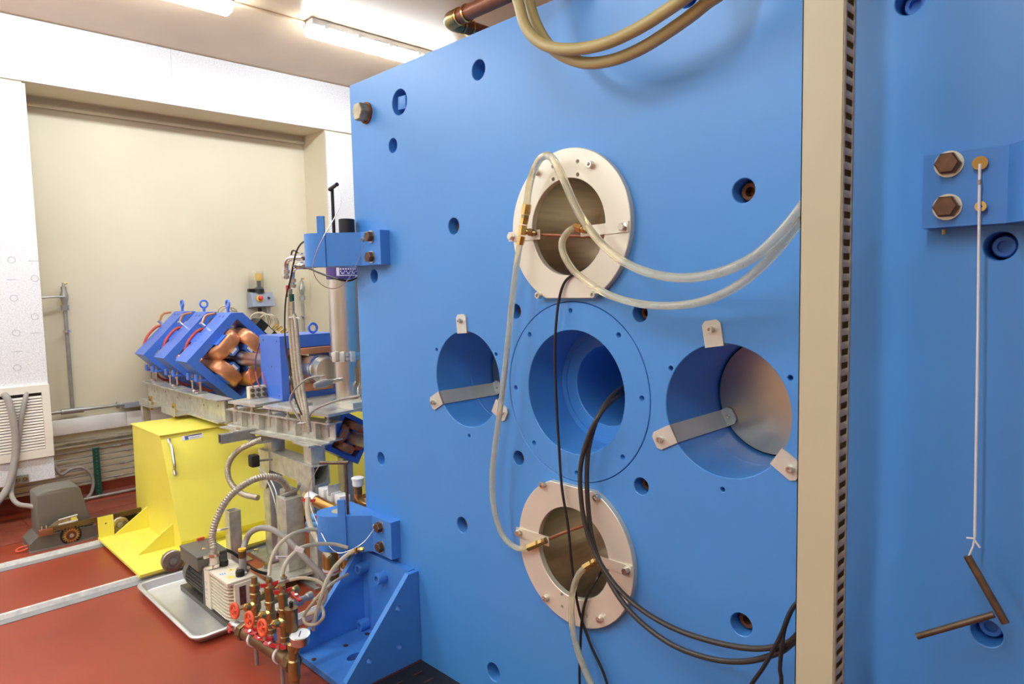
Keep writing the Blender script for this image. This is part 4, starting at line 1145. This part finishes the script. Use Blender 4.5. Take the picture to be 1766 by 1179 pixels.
# strut arm
sa = thing('strut_channel', 'grey strut channel sticking out over the yellow cart from the stand', 'channel', (1.5, 3.66, .70))
build('channel', MB().prism([rect(0, 0, .042, .050), list(reversed(rect(.004, .004, .038, .046)))], (1.410, 3.665, .695), Fy, Fz, Fx * .185), 'dull_zinc', sa)
build('strap', MB().span((1.47, 3.66, .745), (1.595, 3.71, .752)), 'galvanised', sa)
build('bolt', MB().hexa((1.51, 3.686, .752), (1.51, 3.686, .765), .012), 'steel', sa)
kn = thing('clamp_handle', 'square black plastic knob at the stand beside the yellow cart', 'knob', (1.50, 3.58, .55))
kc = PX(438, 794, 1.535)
build('grip', MB().box(kc, (.045, .055, .065), None, .008), 'black_paint', kn)
build('stem', MB().cyl(kc + V((.015, 0, -.005)), (1.634, kc.y - .01, kc.z - .01), .006, seg=10), 'dull_zinc', kn)
# lower quadrupole, half hidden behind the yoke edge
lc = PY(605, 754, 3.30)
lq = quad(3.30, lc.x, lc.z, .163, .15, 'dark blue quadrupole magnet half hidden low behind the yoke edge', 'magnet_blue', 'copper', False, None, math.radians(14))
build('beam_tube', MB().cyl((lc.x, 3.05, lc.z), (lc.x, 3.6, lc.z), .036, seg=24), 'liner_steel', lq)
build('support_leg', MB().span((lc.x - .03, 3.34, 0), (lc.x + .03, 3.40, lc.z - .12)), 'galvanised', lq)

# ================================================================== PUMP ON ITS TRAY
ty = thing('drip_tray', 'shallow aluminium sheet pan holding the vacuum pump', 'tray', (1.24, 3.36, 0))
tx0, tx1, ty0, ty1 = .972, 1.440, 2.945, 3.745
def rrect(x0, y0, x1, y1, r, n=5):
    out = []
    for cx, cy, a in ((x1 - r, y1 - r, 0), (x0 + r, y1 - r, PI / 2), (x0 + r, y0 + r, PI), (x1 - r, y0 + r, 1.5 * PI)):
        for k in range(n + 1):
            b = a + PI / 2 * k / n
            out.append((cx + r * math.cos(b), cy + r * math.sin(b)))
    return out
mb = MB()
prev = None
for ins, zz in ((.004, .030), (-.004, .034), (-.004, .040), (.003, .0435), (.012, .0435), (.016, .040), (.030, .008), (.036, .0045)):
    lp = [mb.bm.verts.new((x, y, zz)) for x, y in rrect(tx0 + ins, ty0 + ins, tx1 - ins, ty1 - ins, .05 - ins * .6)]
    if prev:
        mb.quad_strip(prev, lp)
    prev = lp
mb.bm.faces.new(prev)
und = None
for ins, zz in ((.004, .030), (.026, .003), (.034, .0005)):
    lp = [mb.bm.verts.new((x, y, zz)) for x, y in rrect(tx0 + ins, ty0 + ins, tx1 - ins, ty1 - ins, .05 - ins * .6)]
    if und:
        mb.quad_strip(und, lp)
    und = lp
mb.bm.faces.new(und)
build('pan', mb, 'tray_aluminium', ty, 50)

pu_ = thing('vacuum_pump', 'cream finned vacuum pump with dark motor sitting in the tray', 'pump', (1.2, 3.2, .005))
A0, A1, B0, B1 = 1.140, 1.255, 2.985, 3.272       # x and y of the cream oil case
zb, zt = .030, .212
build('foot_rail', MB().prism([[(A0 - .005, .006), (A1 + .01, .006), (A1 + .01, .030), (A0 - .005, .030)]], (0, 2.99, 0), Fx, Fz, Fy * .60), 'pump_dark', pu_)
build('oil_case', MB().span((A0 + .030, B0 + .020, zb), (A1 - .004, B1 - .055, zt - .006)), 'pump_cream', pu_)
for k in range(10):
    zz = zb + .010 + k * .0158
    build('fin', MB().prism([[(A0 + .002, B1 - .075), (A0, B0 + .050), (A0 + .006, B0 + .018), (A0 + .030, B0 + .002), (A1, B0 + .002), (A1, B1 - .075)]], (0, 0, zz), Fx, Fy, Fz * .0050), 'pump_cream', pu_)
build('end_plate', MB().span((A0 - .003, B1 - .078, zb - .002), (A1 + .004, B1 - .010, zt), .004), 'pump_cream', pu_)
tp = build('top_cover', MB().span((A0 - .002, B0, zt - .010), (A1 + .006, B1 - .06, zt + .006), .003), 'pump_cream', pu_)
fr = build('front_cover', MB().span((A0 + .026, B0 - .006, zb), (A1 + .004, B0 + .012, zt - .006), .003), 'pump_cream', pu_)
build('rating_plate', MB().span((A0 + .047, B0 - .0075, .105), (A0 + .076, B0 - .0058, .190)), 'window_tint', fr)
build('sight_glass', MB().span((A0 + .092, B0 - .0085, .120), (A0 + .106, B0 - .0058, .188), .001), 'black_paint', fr)
# markings on the side of the end plate and on the top cover
for k, (yy, zz, w_) in enumerate(((3.238, .150, .022), (3.235, .142, .014), (3.236, .118, .026), (3.236, .111, .020), (3.234, .096, .016), (3.236, .072, .024))):
    build('print_line', MB().box((A0 - .0032, yy, zz), (.0006, w_, .0028)), 'box_grey', pu_)
zt2 = zt + .0062
tri = [(A0 + .058, 3.120), (A0 + .086, 3.118), (A0 + .072, 3.146)]
wl = build('warning_label', MB().prism([tri], (0, 0, zt2 - .0003), Fx, Fy, Fz * .0008), 'yellow', tp)
build('warning_mark', MB().box((A0 + .072, 3.127, zt2 + .0006), (.003, .012, .0006)), 'black_paint', wl)
build('yellow_label', MB().box((A0 + .040, 3.045, zt2), (.026, .030, .0008)), 'yellow', tp)
for k in range(3):
    build('blue_print', MB().box((A0 + .018 + k * .009, 3.112 - k * .002, zt2), (.006, .016, .0008)), 'sky_blue', tp)
for x_, y_ in ((A0 + .075, 3.030), (A0 + .072, 3.205)):
    build('knob', MB().lathe((x_, y_, zt + .005), (0, 0, 1), [(.019, 0), (.020, .020), (.018, .026), (.001, .027)], 20), 'black_paint', pu_)
inl = build('inlet_port', MB().cyl((1.172, 3.215, zt - .002), (1.172, 3.215, zt + .030), .013), 'steel', pu_)
build('clamp_ring', MB().ring((1.172, 3.215, zt + .012), (0, 0, 1), .027, .012, .014, 24), 'chrome', inl)
build('clamp_ring', MB().ring((1.172, 3.215, zt + .062), (0, 0, 1), .025, .012, .014, 24), 'chrome', inl)
build('centring_ring', MB().cyl((1.172, 3.215, zt + .026), (1.172, 3.215, zt + .062), .020), 'pump_cream', inl)
build('wing_nut', MB().box((1.140, 3.215, zt + .068), (.03, .012, .014)), 'chrome', inl)
build('wing_nut', MB().box((1.138, 3.200, zt + .018), (.03, .014, .014)), 'chrome', inl)
exh = build('exhaust_port', MB().cyl((1.240, 3.055, zt), (1.240, 3.055, zt + .022), .022), 'steel', pu_)
build('clamp_ring', MB().ring((1.240, 3.055, zt + .012), (0, 0, 1), .031, .018, .014, 24), 'chrome', exh)
# motor
mo = build('motor', MB().lathe((1.205, 3.280, .105), (0, 1, 0), [(.060, 0), (.060, .235), (.050, .25)], 24), 'pump_dark', pu_)
for k in range(13):
    a = math.radians(90 + 10 + k * 14)
    d = V((math.cos(a), 0, math.sin(a)))
    tdir = V((-math.sin(a), 0, math.cos(a)))
    build('cooling_fin', MB().prism([[(-.0018, .055), (.0018, .055), (.0018, .072), (-.0018, .072)]], (1.205, 3.285, .105), tdir, d, Fy * .205), 'pump_dark', mo)
build('bell', MB().span((A0 - .004, B1 - .0095, zb - .004), (A1 + .004, B1 + .012, zt - .004), .004), 'pump_dark', pu_)
build('fan_cowl', MB().lathe((1.205, 3.495, .105), (0, 1, 0), [(.074, 0), (.076, .012), (.070, .05), (.05, .06)], 24), 'grey_plastic', pu_)
tbx = build('terminal_box', MB().span((1.120, 3.285, .190), (1.262, 3.515, .248), .005), 'grey_plastic', pu_)
build('box_lid', MB().span((1.118, 3.283, .249), (1.264, 3.517, .262), .005), 'grey_plastic', tbx)
build('lid_label', MB().prism([[(1.175, 3.375), (1.195, 3.372), (1.186, 3.395)]], (0, 0, .2617), Fx, Fy, Fz * .0008), 'amber', tbx)
build('orange_tag', MB().span((1.20, 3.50, .262), (1.235, 3.512, .276)), 'orange_red', tbx)
def phose(name, pts, r, m_, label, cat='hose', seg=12, sm=8, **kw):
    return tag(build(name, MB().tube([PX(*p) for p in pts], r, seg, sm, **kw), m_), label, cat)
top = V((1.172, 3.215, zt + .070))
tag(build('vacuum_hose', MB().tube([top, top + V((0, 0, .03)), PX(366, 926, 1.18), PX(371, 902, 1.20), PX(384, 873, 1.24), PX(402, 850, 1.29), PX(430, 830, 1.36), PX(455, 822, 1.43), PX(478, 824, 1.50), PX(490, 832, 1.545), PX(497, 842, 1.575)], .0160, 14, 8, corr=.10, step=.012), 'braid'), 'ribbed metal hose arching from the pump inlet to the stand', 'hose')
ex = V((1.240, 3.055, zt + .022))
tag(build('exhaust_hose', MB().tube([ex, ex + V((0, 0, .06)), PX(423, 935, 1.28), PX(432, 918, 1.30), PX(450, 910, 1.33), (PX(472, 914, 1.36)), PX(500, 934, 1.40), PX(530, 966, 1.44), PX(556, 992, 1.48), PX(568, 1006, 1.50)], .0135, 14), 'hose_grey'), 'smooth grey hose arching from the pump exhaust behind the manifold', 'hose')
hb = thing('hose_band', 'brown and yellow taped joint on the grey exhaust hose', 'hose joint', ex)
build('sleeve', MB().cyl(ex + V((0, 0, .004)), ex + V((0, 0, .075)), .0165), 'hose_grey', hb)
build('tape', MB().cyl(ex + V((0, 0, .055)), ex + V((0, 0, .092)), .0172), 'bronze', hb)
build('tape', MB().cyl(ex + V((0, 0, .088)), ex + V((0, 0, .097)), .0178), 'amber', hb)
phose('vacuum_hose', [(452, 757, 1.585), (435, 764, 1.545), (412, 776, 1.50), (396, 795, 1.47), (393, 818, 1.46), (402, 838, 1.46), (420, 852, 1.47), (445, 858, 1.50)], .0150, 'braid', 'metal hose curling before the yellow cart from under the strut arm', 'hose', corr=.06, step=.009)
phose('power_lead', [(390, 948, 1.27), (405, 955, 1.32), (425, 972, 1.38), (445, 985, 1.42), (470, 990, 1.5)], .008, 'cable_black', 'black power lead running from the pump behind its hoses', 'cable', 8)

# ------------------------------------------------------------------ vertical bundle of braided lines
names = ['left', 'middle', 'right']
for k in range(3):
    dx = -4 + 5.5 * k
    phose('braided_line', [(503 + dx * .6, 498 + 22 * k, 1.62), (504 + dx, 560, 1.62), (509 + dx, 620, 1.615), (515 + dx * 1.1, 670, 1.61), (524 + dx * .8, 712, 1.60), (529 + dx * .7, 745, 1.60)], .0105, 'braid', names[k] + ' braided line of the vertical bundle before the steering magnet', 'hose', 10)
cb = thing('cable_tie', 'white cable tie round the bundle above the stand', 'cable tie', PX(527, 728, 1.6))
build('strap', MB().torus(PX(525.5, 728, 1.60), (0, .15, 1), .026, .003, 20, 6), 'white_plastic', cb)
build('tail', MB().cyl(PX(519, 729, 1.58), PX(513, 730, 1.57), .002, seg=6), 'white_plastic', cb)
cb = thing('cable_tie', 'white cable tie round the bundle high up near the red tape', 'cable tie', PX(505, 547, 1.62))
build('strap', MB().torus(PX(505, 547, 1.62), (0, .1, 1), .019, .003, 20, 6), 'white_plastic', cb)
build('tail', MB().cyl(PX(510, 547, 1.60), PX(517, 549, 1.60), .002, seg=6), 'white_plastic', cb)
for (a, m_, lab) in (((497, 497), 'red_paint', 'red tape mark on the left line of the vertical bundle'), ((503, 512), 'green_strut', 'green tape mark on the middle line of the vertical bundle')):
    t = thing('tape_mark', lab, 'tape', PX(*a, 1.62))
    build('tape', MB().cyl(PX(a[0], a[1] - 5, 1.62), PX(a[0] + .3, a[1] + 7, 1.62), .0122), m_, t)
    build('end_fitting', MB().hexa(PX(a[0], a[1] + 9, 1.62), PX(a[0] + .3, a[1] + 15, 1.62), .0125), 'bright_brass', t)
phose('dark_wire', [(538, 414, 1.60), (522, 418, 1.60), (512, 432, 1.60), (506, 455, 1.60), (500, 485, 1.60), (493, 515, 1.60), (491, 560, 1.60), (493, 600, 1.60), (499, 635, 1.60), (507, 680, 1.59), (520, 715, 1.59)], .0042, 'cable_brown', 'thin dark wire beside the vertical bundle', 'wire', 8)
phose('grey_cable', [(560, 648, 1.64), (540, 650, 1.60), (525, 656, 1.58), (508, 672, 1.57), (500, 690, 1.57), (507, 708, 1.575), (520, 728, 1.585)], .0050, 'hose_grey', 'grey cable curving from the column gauge into the bundle', 'cable', 8)
phose('grey_cable', [(622, 682, 1.72), (590, 688, 1.68), (562, 697, 1.64), (540, 708, 1.62), (531, 722, 1.60), (529, 742, 1.60)], .0062, 'hose_grey', 'thick grey cable sweeping left over the levelling plate', 'cable', 8)
# silver elbows at the top of the bundle
for k, (y0, x0, lab) in enumerate(((441, 492, 'upper silver elbow pipe left of the upper hinge bracket'), (456, 503, 'lower silver elbow pipe left of the upper hinge bracket'))):
    t = thing('elbow_pipe', lab, 'pipe', PX(x0, y0, 1.62))
    build('bend', MB().tube([PX(545, y0 + 1, 1.66), PX(525, y0 + 2, 1.64), PX(x0 + 12, y0 + 3, 1.625), PX(x0 + 4, y0 + 7, 1.62), PX(x0 + 1, y0 + 17, 1.62), PX(x0 + 1, y0 + 40, 1.62)], .0135, 12), 'chrome', t)
    for q in (519, 530):
        build('nut', MB().hexa(PX(q - 4, y0 + 1.8, 1.642), PX(q + 4, y0 + 1.5, 1.648), .021), 'chrome', t)
    build('nut', MB().hexa(PX(x0 + 1, y0 + 24, 1.62), PX(x0 + 1, y0 + 30, 1.62), .019), 'chrome', t)
    build('nut', MB().hexa(PX(x0 + 1, y0 + 34, 1.62), PX(x0 + 1, y0 + 39, 1.62), .019), 'steel', t)
phose('dark_wire', [(505, 458, 1.60), (530, 462, 1.56), (550, 470, 1.53), (575, 479, 1.53), (598, 484, 1.55), (612, 480, 1.58), (622, 470, 1.64)], .0045, 'cable_black', 'black cable sagging before the purple band', 'wire', 8)
phose('thin_line', [(520, 440, 1.64), (505, 432, 1.64), (501, 450, 1.63)], .004, 'cable_black', 'short black lead at the silver elbows', 'wire', 8)

# ------------------------------------------------------------------ brass water manifold
mf = thing('water_manifold', 'brass water manifold with orange handwheels and red valve levers', 'manifold', (1.11, 2.55, 0))
M0, M1 = V((1.112, 2.335, .122)), V((1.098, 2.745, .105))
md = (M1 - M0).normalized()
build('main_pipe', MB().cyl(M0, M1, .0285, seg=24), 'bronze', mf)
build('main_nut', MB().lathe(M1 - md * .03, md, [(.034, 0), (.037, .006), (.037, .030), (.033, .036)], 8), 'bronze', mf)
build('main_nut', MB().lathe(M0 - md * .012, md, [(.033, 0), (.037, .006), (.037, .030), (.033, .036)], 8), 'bronze', mf)
for f in (.20, .72):
    p = M0.lerp(M1, f)
    cl = build('pipe_clamp', MB().ring(p, md, .0335, .0285, .012, 24), 'white_label', mf)
    build('clamp_foot', MB().cyl(p + V((0, 0, -.033)), V((p.x, p.y, 0)), .008, seg=10), 'dull_zinc', cl)
build('end_valve', MB().lathe(M1 + md * .004, md, [(.024, 0), (.026, .02), (.017, .03), (.017, .05), (.022, .055), (.022, .075), (.014, .08), (.014, .10)], 14), 'steel', mf)
def lever(p, d, parent):
    d = V(d).normalized()
    s_ = frame(d)[0]
    l = build('valve_lever', MB().prism([[(-.032, -.006), (-.012, -.009), (.012, -.009), (.032, -.006), (.034, .008), (.012, .004), (0, .012), (-.012, .004), (-.034, .008)]], p, s_, d.cross(s_), d * .007), 'red_paint', parent)
    build('lever_nut', MB().hexa(p + d * .006, p + d * .014, .007), 'steel', l)
lever(M1 + md * .05 + V((-.03, 0, .004)), (-1, .3, .5), mf)
for k, (yy, ztop) in enumerate(((2.408, .395), (2.514, .390), (2.640, .360))):
    p = M0.lerp(M1, (yy - M0.y) / (M1.y - M0.y))
    x_ = p.x + .012
    r = build('riser', MB().lathe((x_, yy, p.z + .02), (0, 0, 1), [(.014, 0), (.014, .02), (.019, .022), (.019, .055), (.016, .058), (.016, .095), (.021, .098), (.021, .120), (.017, .123), (.017, .150), (.021, .153), (.021, .165), (.0175, .168), (.0175, ztop - p.z - .075), (.021, ztop - p.z - .070), (.021, ztop - p.z - .05), (.012, ztop - p.z - .045), (.012, ztop - p.z - .02)], 14), 'brass', mf)
    build('ball_valve', MB().lathe((x_, yy, p.z + .026), (0, 0, 1), [(.018, 0), (.0205, .004), (.0205, .030), (.018, .034)], 8), 'steel', r)
    vz = p.z + .135
    vb_ = build('globe_valve', MB().lathe((x_, yy, vz), (-1, -.12, .12), [(.017, 0), (.019, .015), (.013, .024), (.016, .028), (.016, .046), (.009, .05), (.005, .052), (.005, .095)], 12), 'bright_brass', mf)
    hc = V((x_, yy, vz)) + V((-1, -.12, .12)).normalized() * .09
    hwax = V((-1, -.12, .12))
    hw = build('handwheel', MB().torus(hc, hwax, .0270, .0062, 24, 8), 'orange_red', mf)
    sx, sy, sz_ = frame(hwax)
    for a in range(4):
        dd = sx * math.cos(a * PI / 2 + .4) + sy * math.sin(a * PI / 2 + .4)
        build('spoke', MB().cyl(hc, hc + dd * .026, .0045, seg=6), 'orange_red', hw)
    build('hub', MB().cyl(hc - hwax.normalized() * .006, hc + hwax.normalized() * .008, .008, seg=10), 'orange_red', hw)
    lever(V((x_ - .022, yy, p.z + .045)), (-1, -.5, .1), mf)
    # upper branch with small red valve
    uz = ztop - .095
    br_ = build('branch', MB().lathe((x_, yy, uz), (1, .1, .08), [(.015, 0), (.015, .03), (.012, .033), (.018, .036), (.018, .075), (.013, .08), (.013, .10), (.016, .104), (.016, .125)], 12), 'brass' if k else 'dull_zinc', mf)
    lever(V((x_ + .055, yy + .005, uz + .026)), (0, -.2, 1), mf)
    if k < 2:
        lever(V((x_, yy, ztop - .022)), (-.3, -1, .1), mf)
for k in range(3):
    p = M0.lerp(M1, .30 + .2 * k)
    lever(p + V((-.020, 0, .036)), (-.6, -.2, 1), mf)
    build('stem', MB().cyl(p + V((-.008, 0, .02)), p + V((-.020, 0, .037)), .007, seg=8), 'steel', mf)
# standpipe with air vent and gauge
sp = V((1.100, 2.298, 0))
sr = build('standpipe', MB().lathe(sp, (0, 0, 1), [(.020, 0), (.020, .04), (.017, .045), (.017, .075), (.022, .08), (.022, .15), (.017, .155), (.017, .19), (.021, .195), (.021, .215), (.012, .22), (.012, .262)], 14), 'brass', mf)
build('cross_piece', MB().cyl(M0 + md * .01, V((sp.x, sp.y, .118)), .020), 'brass', mf)
av = build('air_vent', MB().lathe(sp + V((0, 0, .262)), (0, 0, 1), [(.019, 0), (.022, .004), (.022, .075), (.024, .078), (.024, .088), (.010, .09)], 18), 'bronze', mf)
build('vent_cap', MB().cyl(sp + V((0, 0, .350)), sp + V((0, 0, .372)), .007), 'black_paint', av)
gq = V((1.112, 2.262, .225))
gax = V((-.10, -.12, .98)).normalized()
gg = build('pressure_gauge', MB().lathe(gq, gax, [(.030, 0), (.034, .004), (.034, .030), (.036, .032), (.036, .036), (.032, .037)], 28), 'steel', mf)
fc = build('gauge_dial', MB().cyl(gq + gax * .036, gq + gax * .0378, .0315, seg=28), 'gauge_face', gg)
build('needle', MB().box(gq + gax * .0385, (.003, .03, .001), gax.to_track_quat('Z', 'Y').to_matrix()), 'black_paint', gg)
build('gauge_stem', MB().cyl(gq, V((sp.x, sp.y, .17)), .010), 'brass', gg)
lever(sp + V((-.02, -.02, .03)), (-.7, -.7, .1), mf)
# tubes from the manifold
phose('clear_tube', [(464, 992, 1.125), (466, 972, 1.14), (474, 950, 1.17), (488, 932, 1.22), (508, 919, 1.28), (532, 913, 1.36), (556, 914, 1.43), (575, 918, 1.50)], .0078, 'clear_tube', 'clear tube with white tag arching up from the middle riser', 'tube', 10)
phose('clear_tube', [(487, 990, 1.125), (491, 975, 1.14), (502, 958, 1.18), (520, 944, 1.24), (545, 938, 1.32), (575, 938, 1.40), (600, 944, 1.45)], .0078, 'clear_tube', 'clear tube with white tag arching up from the nearest riser', 'tube', 10)
phose('clear_tube', [(612, 948, 1.42), (592, 962, 1.38), (572, 985, 1.34), (560, 1010, 1.31), (552, 1035, 1.29), (545, 1062, 1.28), (540, 1085, 1.29)], .0085, 'clear_tube', 'clear tube from the brass joint under the lower hinge bracket', 'tube', 10)
phose('clear_tube', [(600, 990, 1.45), (578, 1002, 1.38), (556, 1020, 1.32), (535, 1045, 1.29), (524, 1062, 1.28), (528, 1075, 1.27), (545, 1076, 1.27), (558, 1062, 1.28), (552, 1040, 1.30), (535, 1028, 1.33)], .0068, 'clear_tube', 'clear tube coiled in a loop behind the gusset bracket', 'tube', 10)
phose('clear_tube', [(500, 1000, 1.25), (520, 996, 1.28), (545, 1000, 1.32), (560, 1012, 1.34), (562, 1030, 1.34), (548, 1052, 1.33), (530, 1060, 1.32)], .0068, 'clear_tube', 'clear tube arcing behind the manifold valves', 'tube', 10)
phose('clear_tube', [(531, 858, 1.50), (531, 885, 1.48), (537, 910, 1.47), (550, 935, 1.47), (568, 960, 1.48)], .0125, 'clear_tube', 'wide clear tube hanging from the brown pipe end', 'tube', 12)
for (a, lab) in (((474, 957), 'white paper tag on the tube of the middle riser'), ((516, 947), 'white paper tag on the tube of the nearest riser')):
    t = thing('paper_tag', lab, 'tag', PX(*a, 1.19))
    c = PX(*a, 1.185)
    if a[0] < 500:
        build('tag_sheet', MB().box(c + V((.02, -.02, -.01)), (.05, .002, .012), Matrix.Rotation(math.radians(-45), 3, 'Z')), 'white_label', t)
        build('tag_print', MB().box(c + V((.019, -.0215, -.01)), (.032, .001, .005), Matrix.Rotation(math.radians(-45), 3, 'Z')), 'box_grey', t)
    else:
        build('tag_sheet', MB().box(c, (.035, .002, .020), Matrix.Rotation(math.radians(-45), 3, 'Z') @ Matrix.Rotation(.4, 3, 'Y')), 'white_label', t)
    build('tag_tie', MB().torus(c + V((0, 0, 0)), (.5, .5, .7), .010, .0012, 14, 5), 'white_label', t)

# ------------------------------------------------------------------ filter housings and pipes at the lower left of the yoke
for k, (x_, y_, lab) in enumerate(((1.575, 2.860, 'left of two gold filter cylinders behind the lower hinge bracket'), (1.640, 2.810, 'right of two gold filter cylinders behind the lower hinge bracket'))):
    t = thing('filter_cylinder', lab, 'filter', (x_, y_, 0), 'gold filter cylinders')
    build('body', MB().lathe((x_, y_, .10), (0, 0, 1), [(.020, 0), (.036, .01), (.036, .26), (.030, .275), (.030, .30), (.020, .305), (.020, .36)], 24), 'gold_pipe', t)
    build('stand', MB().cyl((x_, y_, 0), (x_, y_, .10), .018), 'brass', t)
    lab_ = build('label', MB().ring((x_, y_, .165), (0, 0, 1), .0368, .0355, .028, 24), 'white_label', t)
    build('label_stripe', MB().ring((x_, y_, .176), (0, 0, 1), .0372, .0360, .005, 24), 'red_paint', lab_)
    build('head', MB().lathe((x_, y_, .40), (0, 0, 1), [(.024, 0), (.024, .03), (.015, .035), (.015, .06)], 8), 'brass', t)
bp2 = thing('brown_pipe', 'brown copper pipe with white end and red valve lever', 'pipe', (1.6, 2.9, .48))
build('tube', MB().cyl(PX(542, 862, 1.58), PX(605, 893, 1.62), .027, seg=20), 'gold_pipe', bp2)
build('end_sleeve', MB().cyl(PX(532, 856, 1.57), PX(545, 863, 1.582), .029, seg=20), 'white_plastic', bp2)
build('end_nut', MB().hexa(PX(526, 853, 1.565), PX(533, 857, 1.57), .022), 'brass', bp2)
lever(PX(533, 862, 1.52), (-.8, -.5, .2), bp2)
build('down_pipe', MB().cyl(PX(556, 870, 1.60), V((PX(556, 870, 1.60).x, PX(556, 870, 1.60).y, 0)), .012), 'copper', bp2)
lever(PX(556, 892, 1.56), (-.8, -.5, .2), bp2)
wb = thing('white_duct', 'white plastic duct blocks resting over the brown pipe', 'duct', PX(580, 850, 1.66))
for k in range(3):
    a, b = PX(556 + 14 * k, 845 + 6 * k, 1.66), PX(569 + 14 * k, 851 + 6 * k, 1.67)
    c = (a + b) / 2
    build('block', MB().box(c, (.055, .062, .045), Matrix.Rotation(-.1, 3, 'Z'), .004), 'white_plastic', wb)
build('strap', MB().box(PX(576, 848, 1.655) + V((0, 0, .012)), (.062, .008, .05)), 'galvanised', wb)
build('prop', MB().cyl(PX(590, 858, 1.70), V((PX(590, 858, 1.70).x, PX(590, 858, 1.70).y, 0)), .012), 'dull_zinc', wb)
fb = thing('flow_switch', 'white capped sensor on brass elbow at the yoke edge', 'sensor', PX(617, 840, 1.70))
c = PX(617, 829, 1.70)
build('cap', MB().lathe(c + V((0, 0, -.025)), (0, 0, 1), [(.022, 0), (.026, .005), (.026, .032), (.030, .034), (.030, .041), (.024, .044)], 20), 'white_plastic', fb)
build('body', MB().cyl(c + V((0, 0, -.06)), c + V((0, 0, -.025)), .019), 'bronze', fb)
build('elbow', MB().tube([c + V((0, 0, -.055)), c + V((0, 0, -.085)), c + V((.015, -.02, -.11)), c + V((.05, -.05, -.115))], .018, 12), 'gold_pipe', fb)
build('riser', MB().cyl(V((c.x + .05, c.y - .05, c.z - .15)), V((c.x + .05, c.y - .05, c.z + .05)), .016), 'gold_pipe', fb)
build('drop', MB().cyl(V((c.x + .05, c.y - .05, 0)), V((c.x + .05, c.y - .05, c.z - .15)), .014), 'gold_pipe', fb)
gl = ['topmost', 'middle', 'lowest']
for k in range(3):
    c = PX(543, 891 + 10 * k, 1.62)
    tag(build('blue_roll', MB().lathe(c + V((-.03, .035, 0)), (.09, -.10, -.012), [(.008, 0), (.017, .006), (.020, .02), (.020, .13), (.014, .135)], 14), 'sky_blue'), gl[k] + ' of three light blue foam tubes left of the lower bracket', 'foam tube', 'light blue foam tubes')
# brass joint under the lower hinge bracket
bj = thing('brass_joint', 'brass hose joint just under the lower left hinge bracket', 'fitting', PX(620, 948, 1.42))
build('body', MB().hexa(PX(607, 952, 1.42), PX(617, 948, 1.43), .013), 'bright_brass', bj)
build('barb', MB().cyl(PX(617, 948, 1.43), PX(628, 946, 1.45), .009), 'brass', bj)
build('nut', MB().hexa(PX(622, 947, 1.44), PX(627, 946, 1.448), .012), 'bright_brass', bj)
# base frame channel behind the manifold
bf = thing('base_channel', 'white steel channel lying on the floor behind the manifold', 'channel', (1.5, 2.9, 0))
A, B = PZ(500, 1075, .03), PZ(590, 1032, .03)
dv = (B - A).normalized()
nv = V((-dv.y, dv.x, 0))
build('channel', MB().prism([[(0, 0), (.05, 0), (.05, .03), (.045, .03), (.045, .005), (.005, .005), (.005, .03), (0, .03)]], (A.x, A.y, .0005), nv, Fz, dv * .45), 'white_plastic', bf)

phose('white_wire', [(446, 806, 1.60), (458, 824, 1.60), (470, 850, 1.60), (478, 885, 1.60), (481, 920, 1.60), (478, 948, 1.60)], .0035, 'white_plastic', 'left thin white wire hanging from the stand knob', 'wire', 6)
phose('white_wire', [(447, 806, 1.59), (463, 822, 1.59), (476, 848, 1.59), (482, 885, 1.59), (485, 915, 1.59), (483, 945, 1.59)], .0035, 'white_plastic', 'right thin white wire hanging from the stand knob', 'wire', 6)
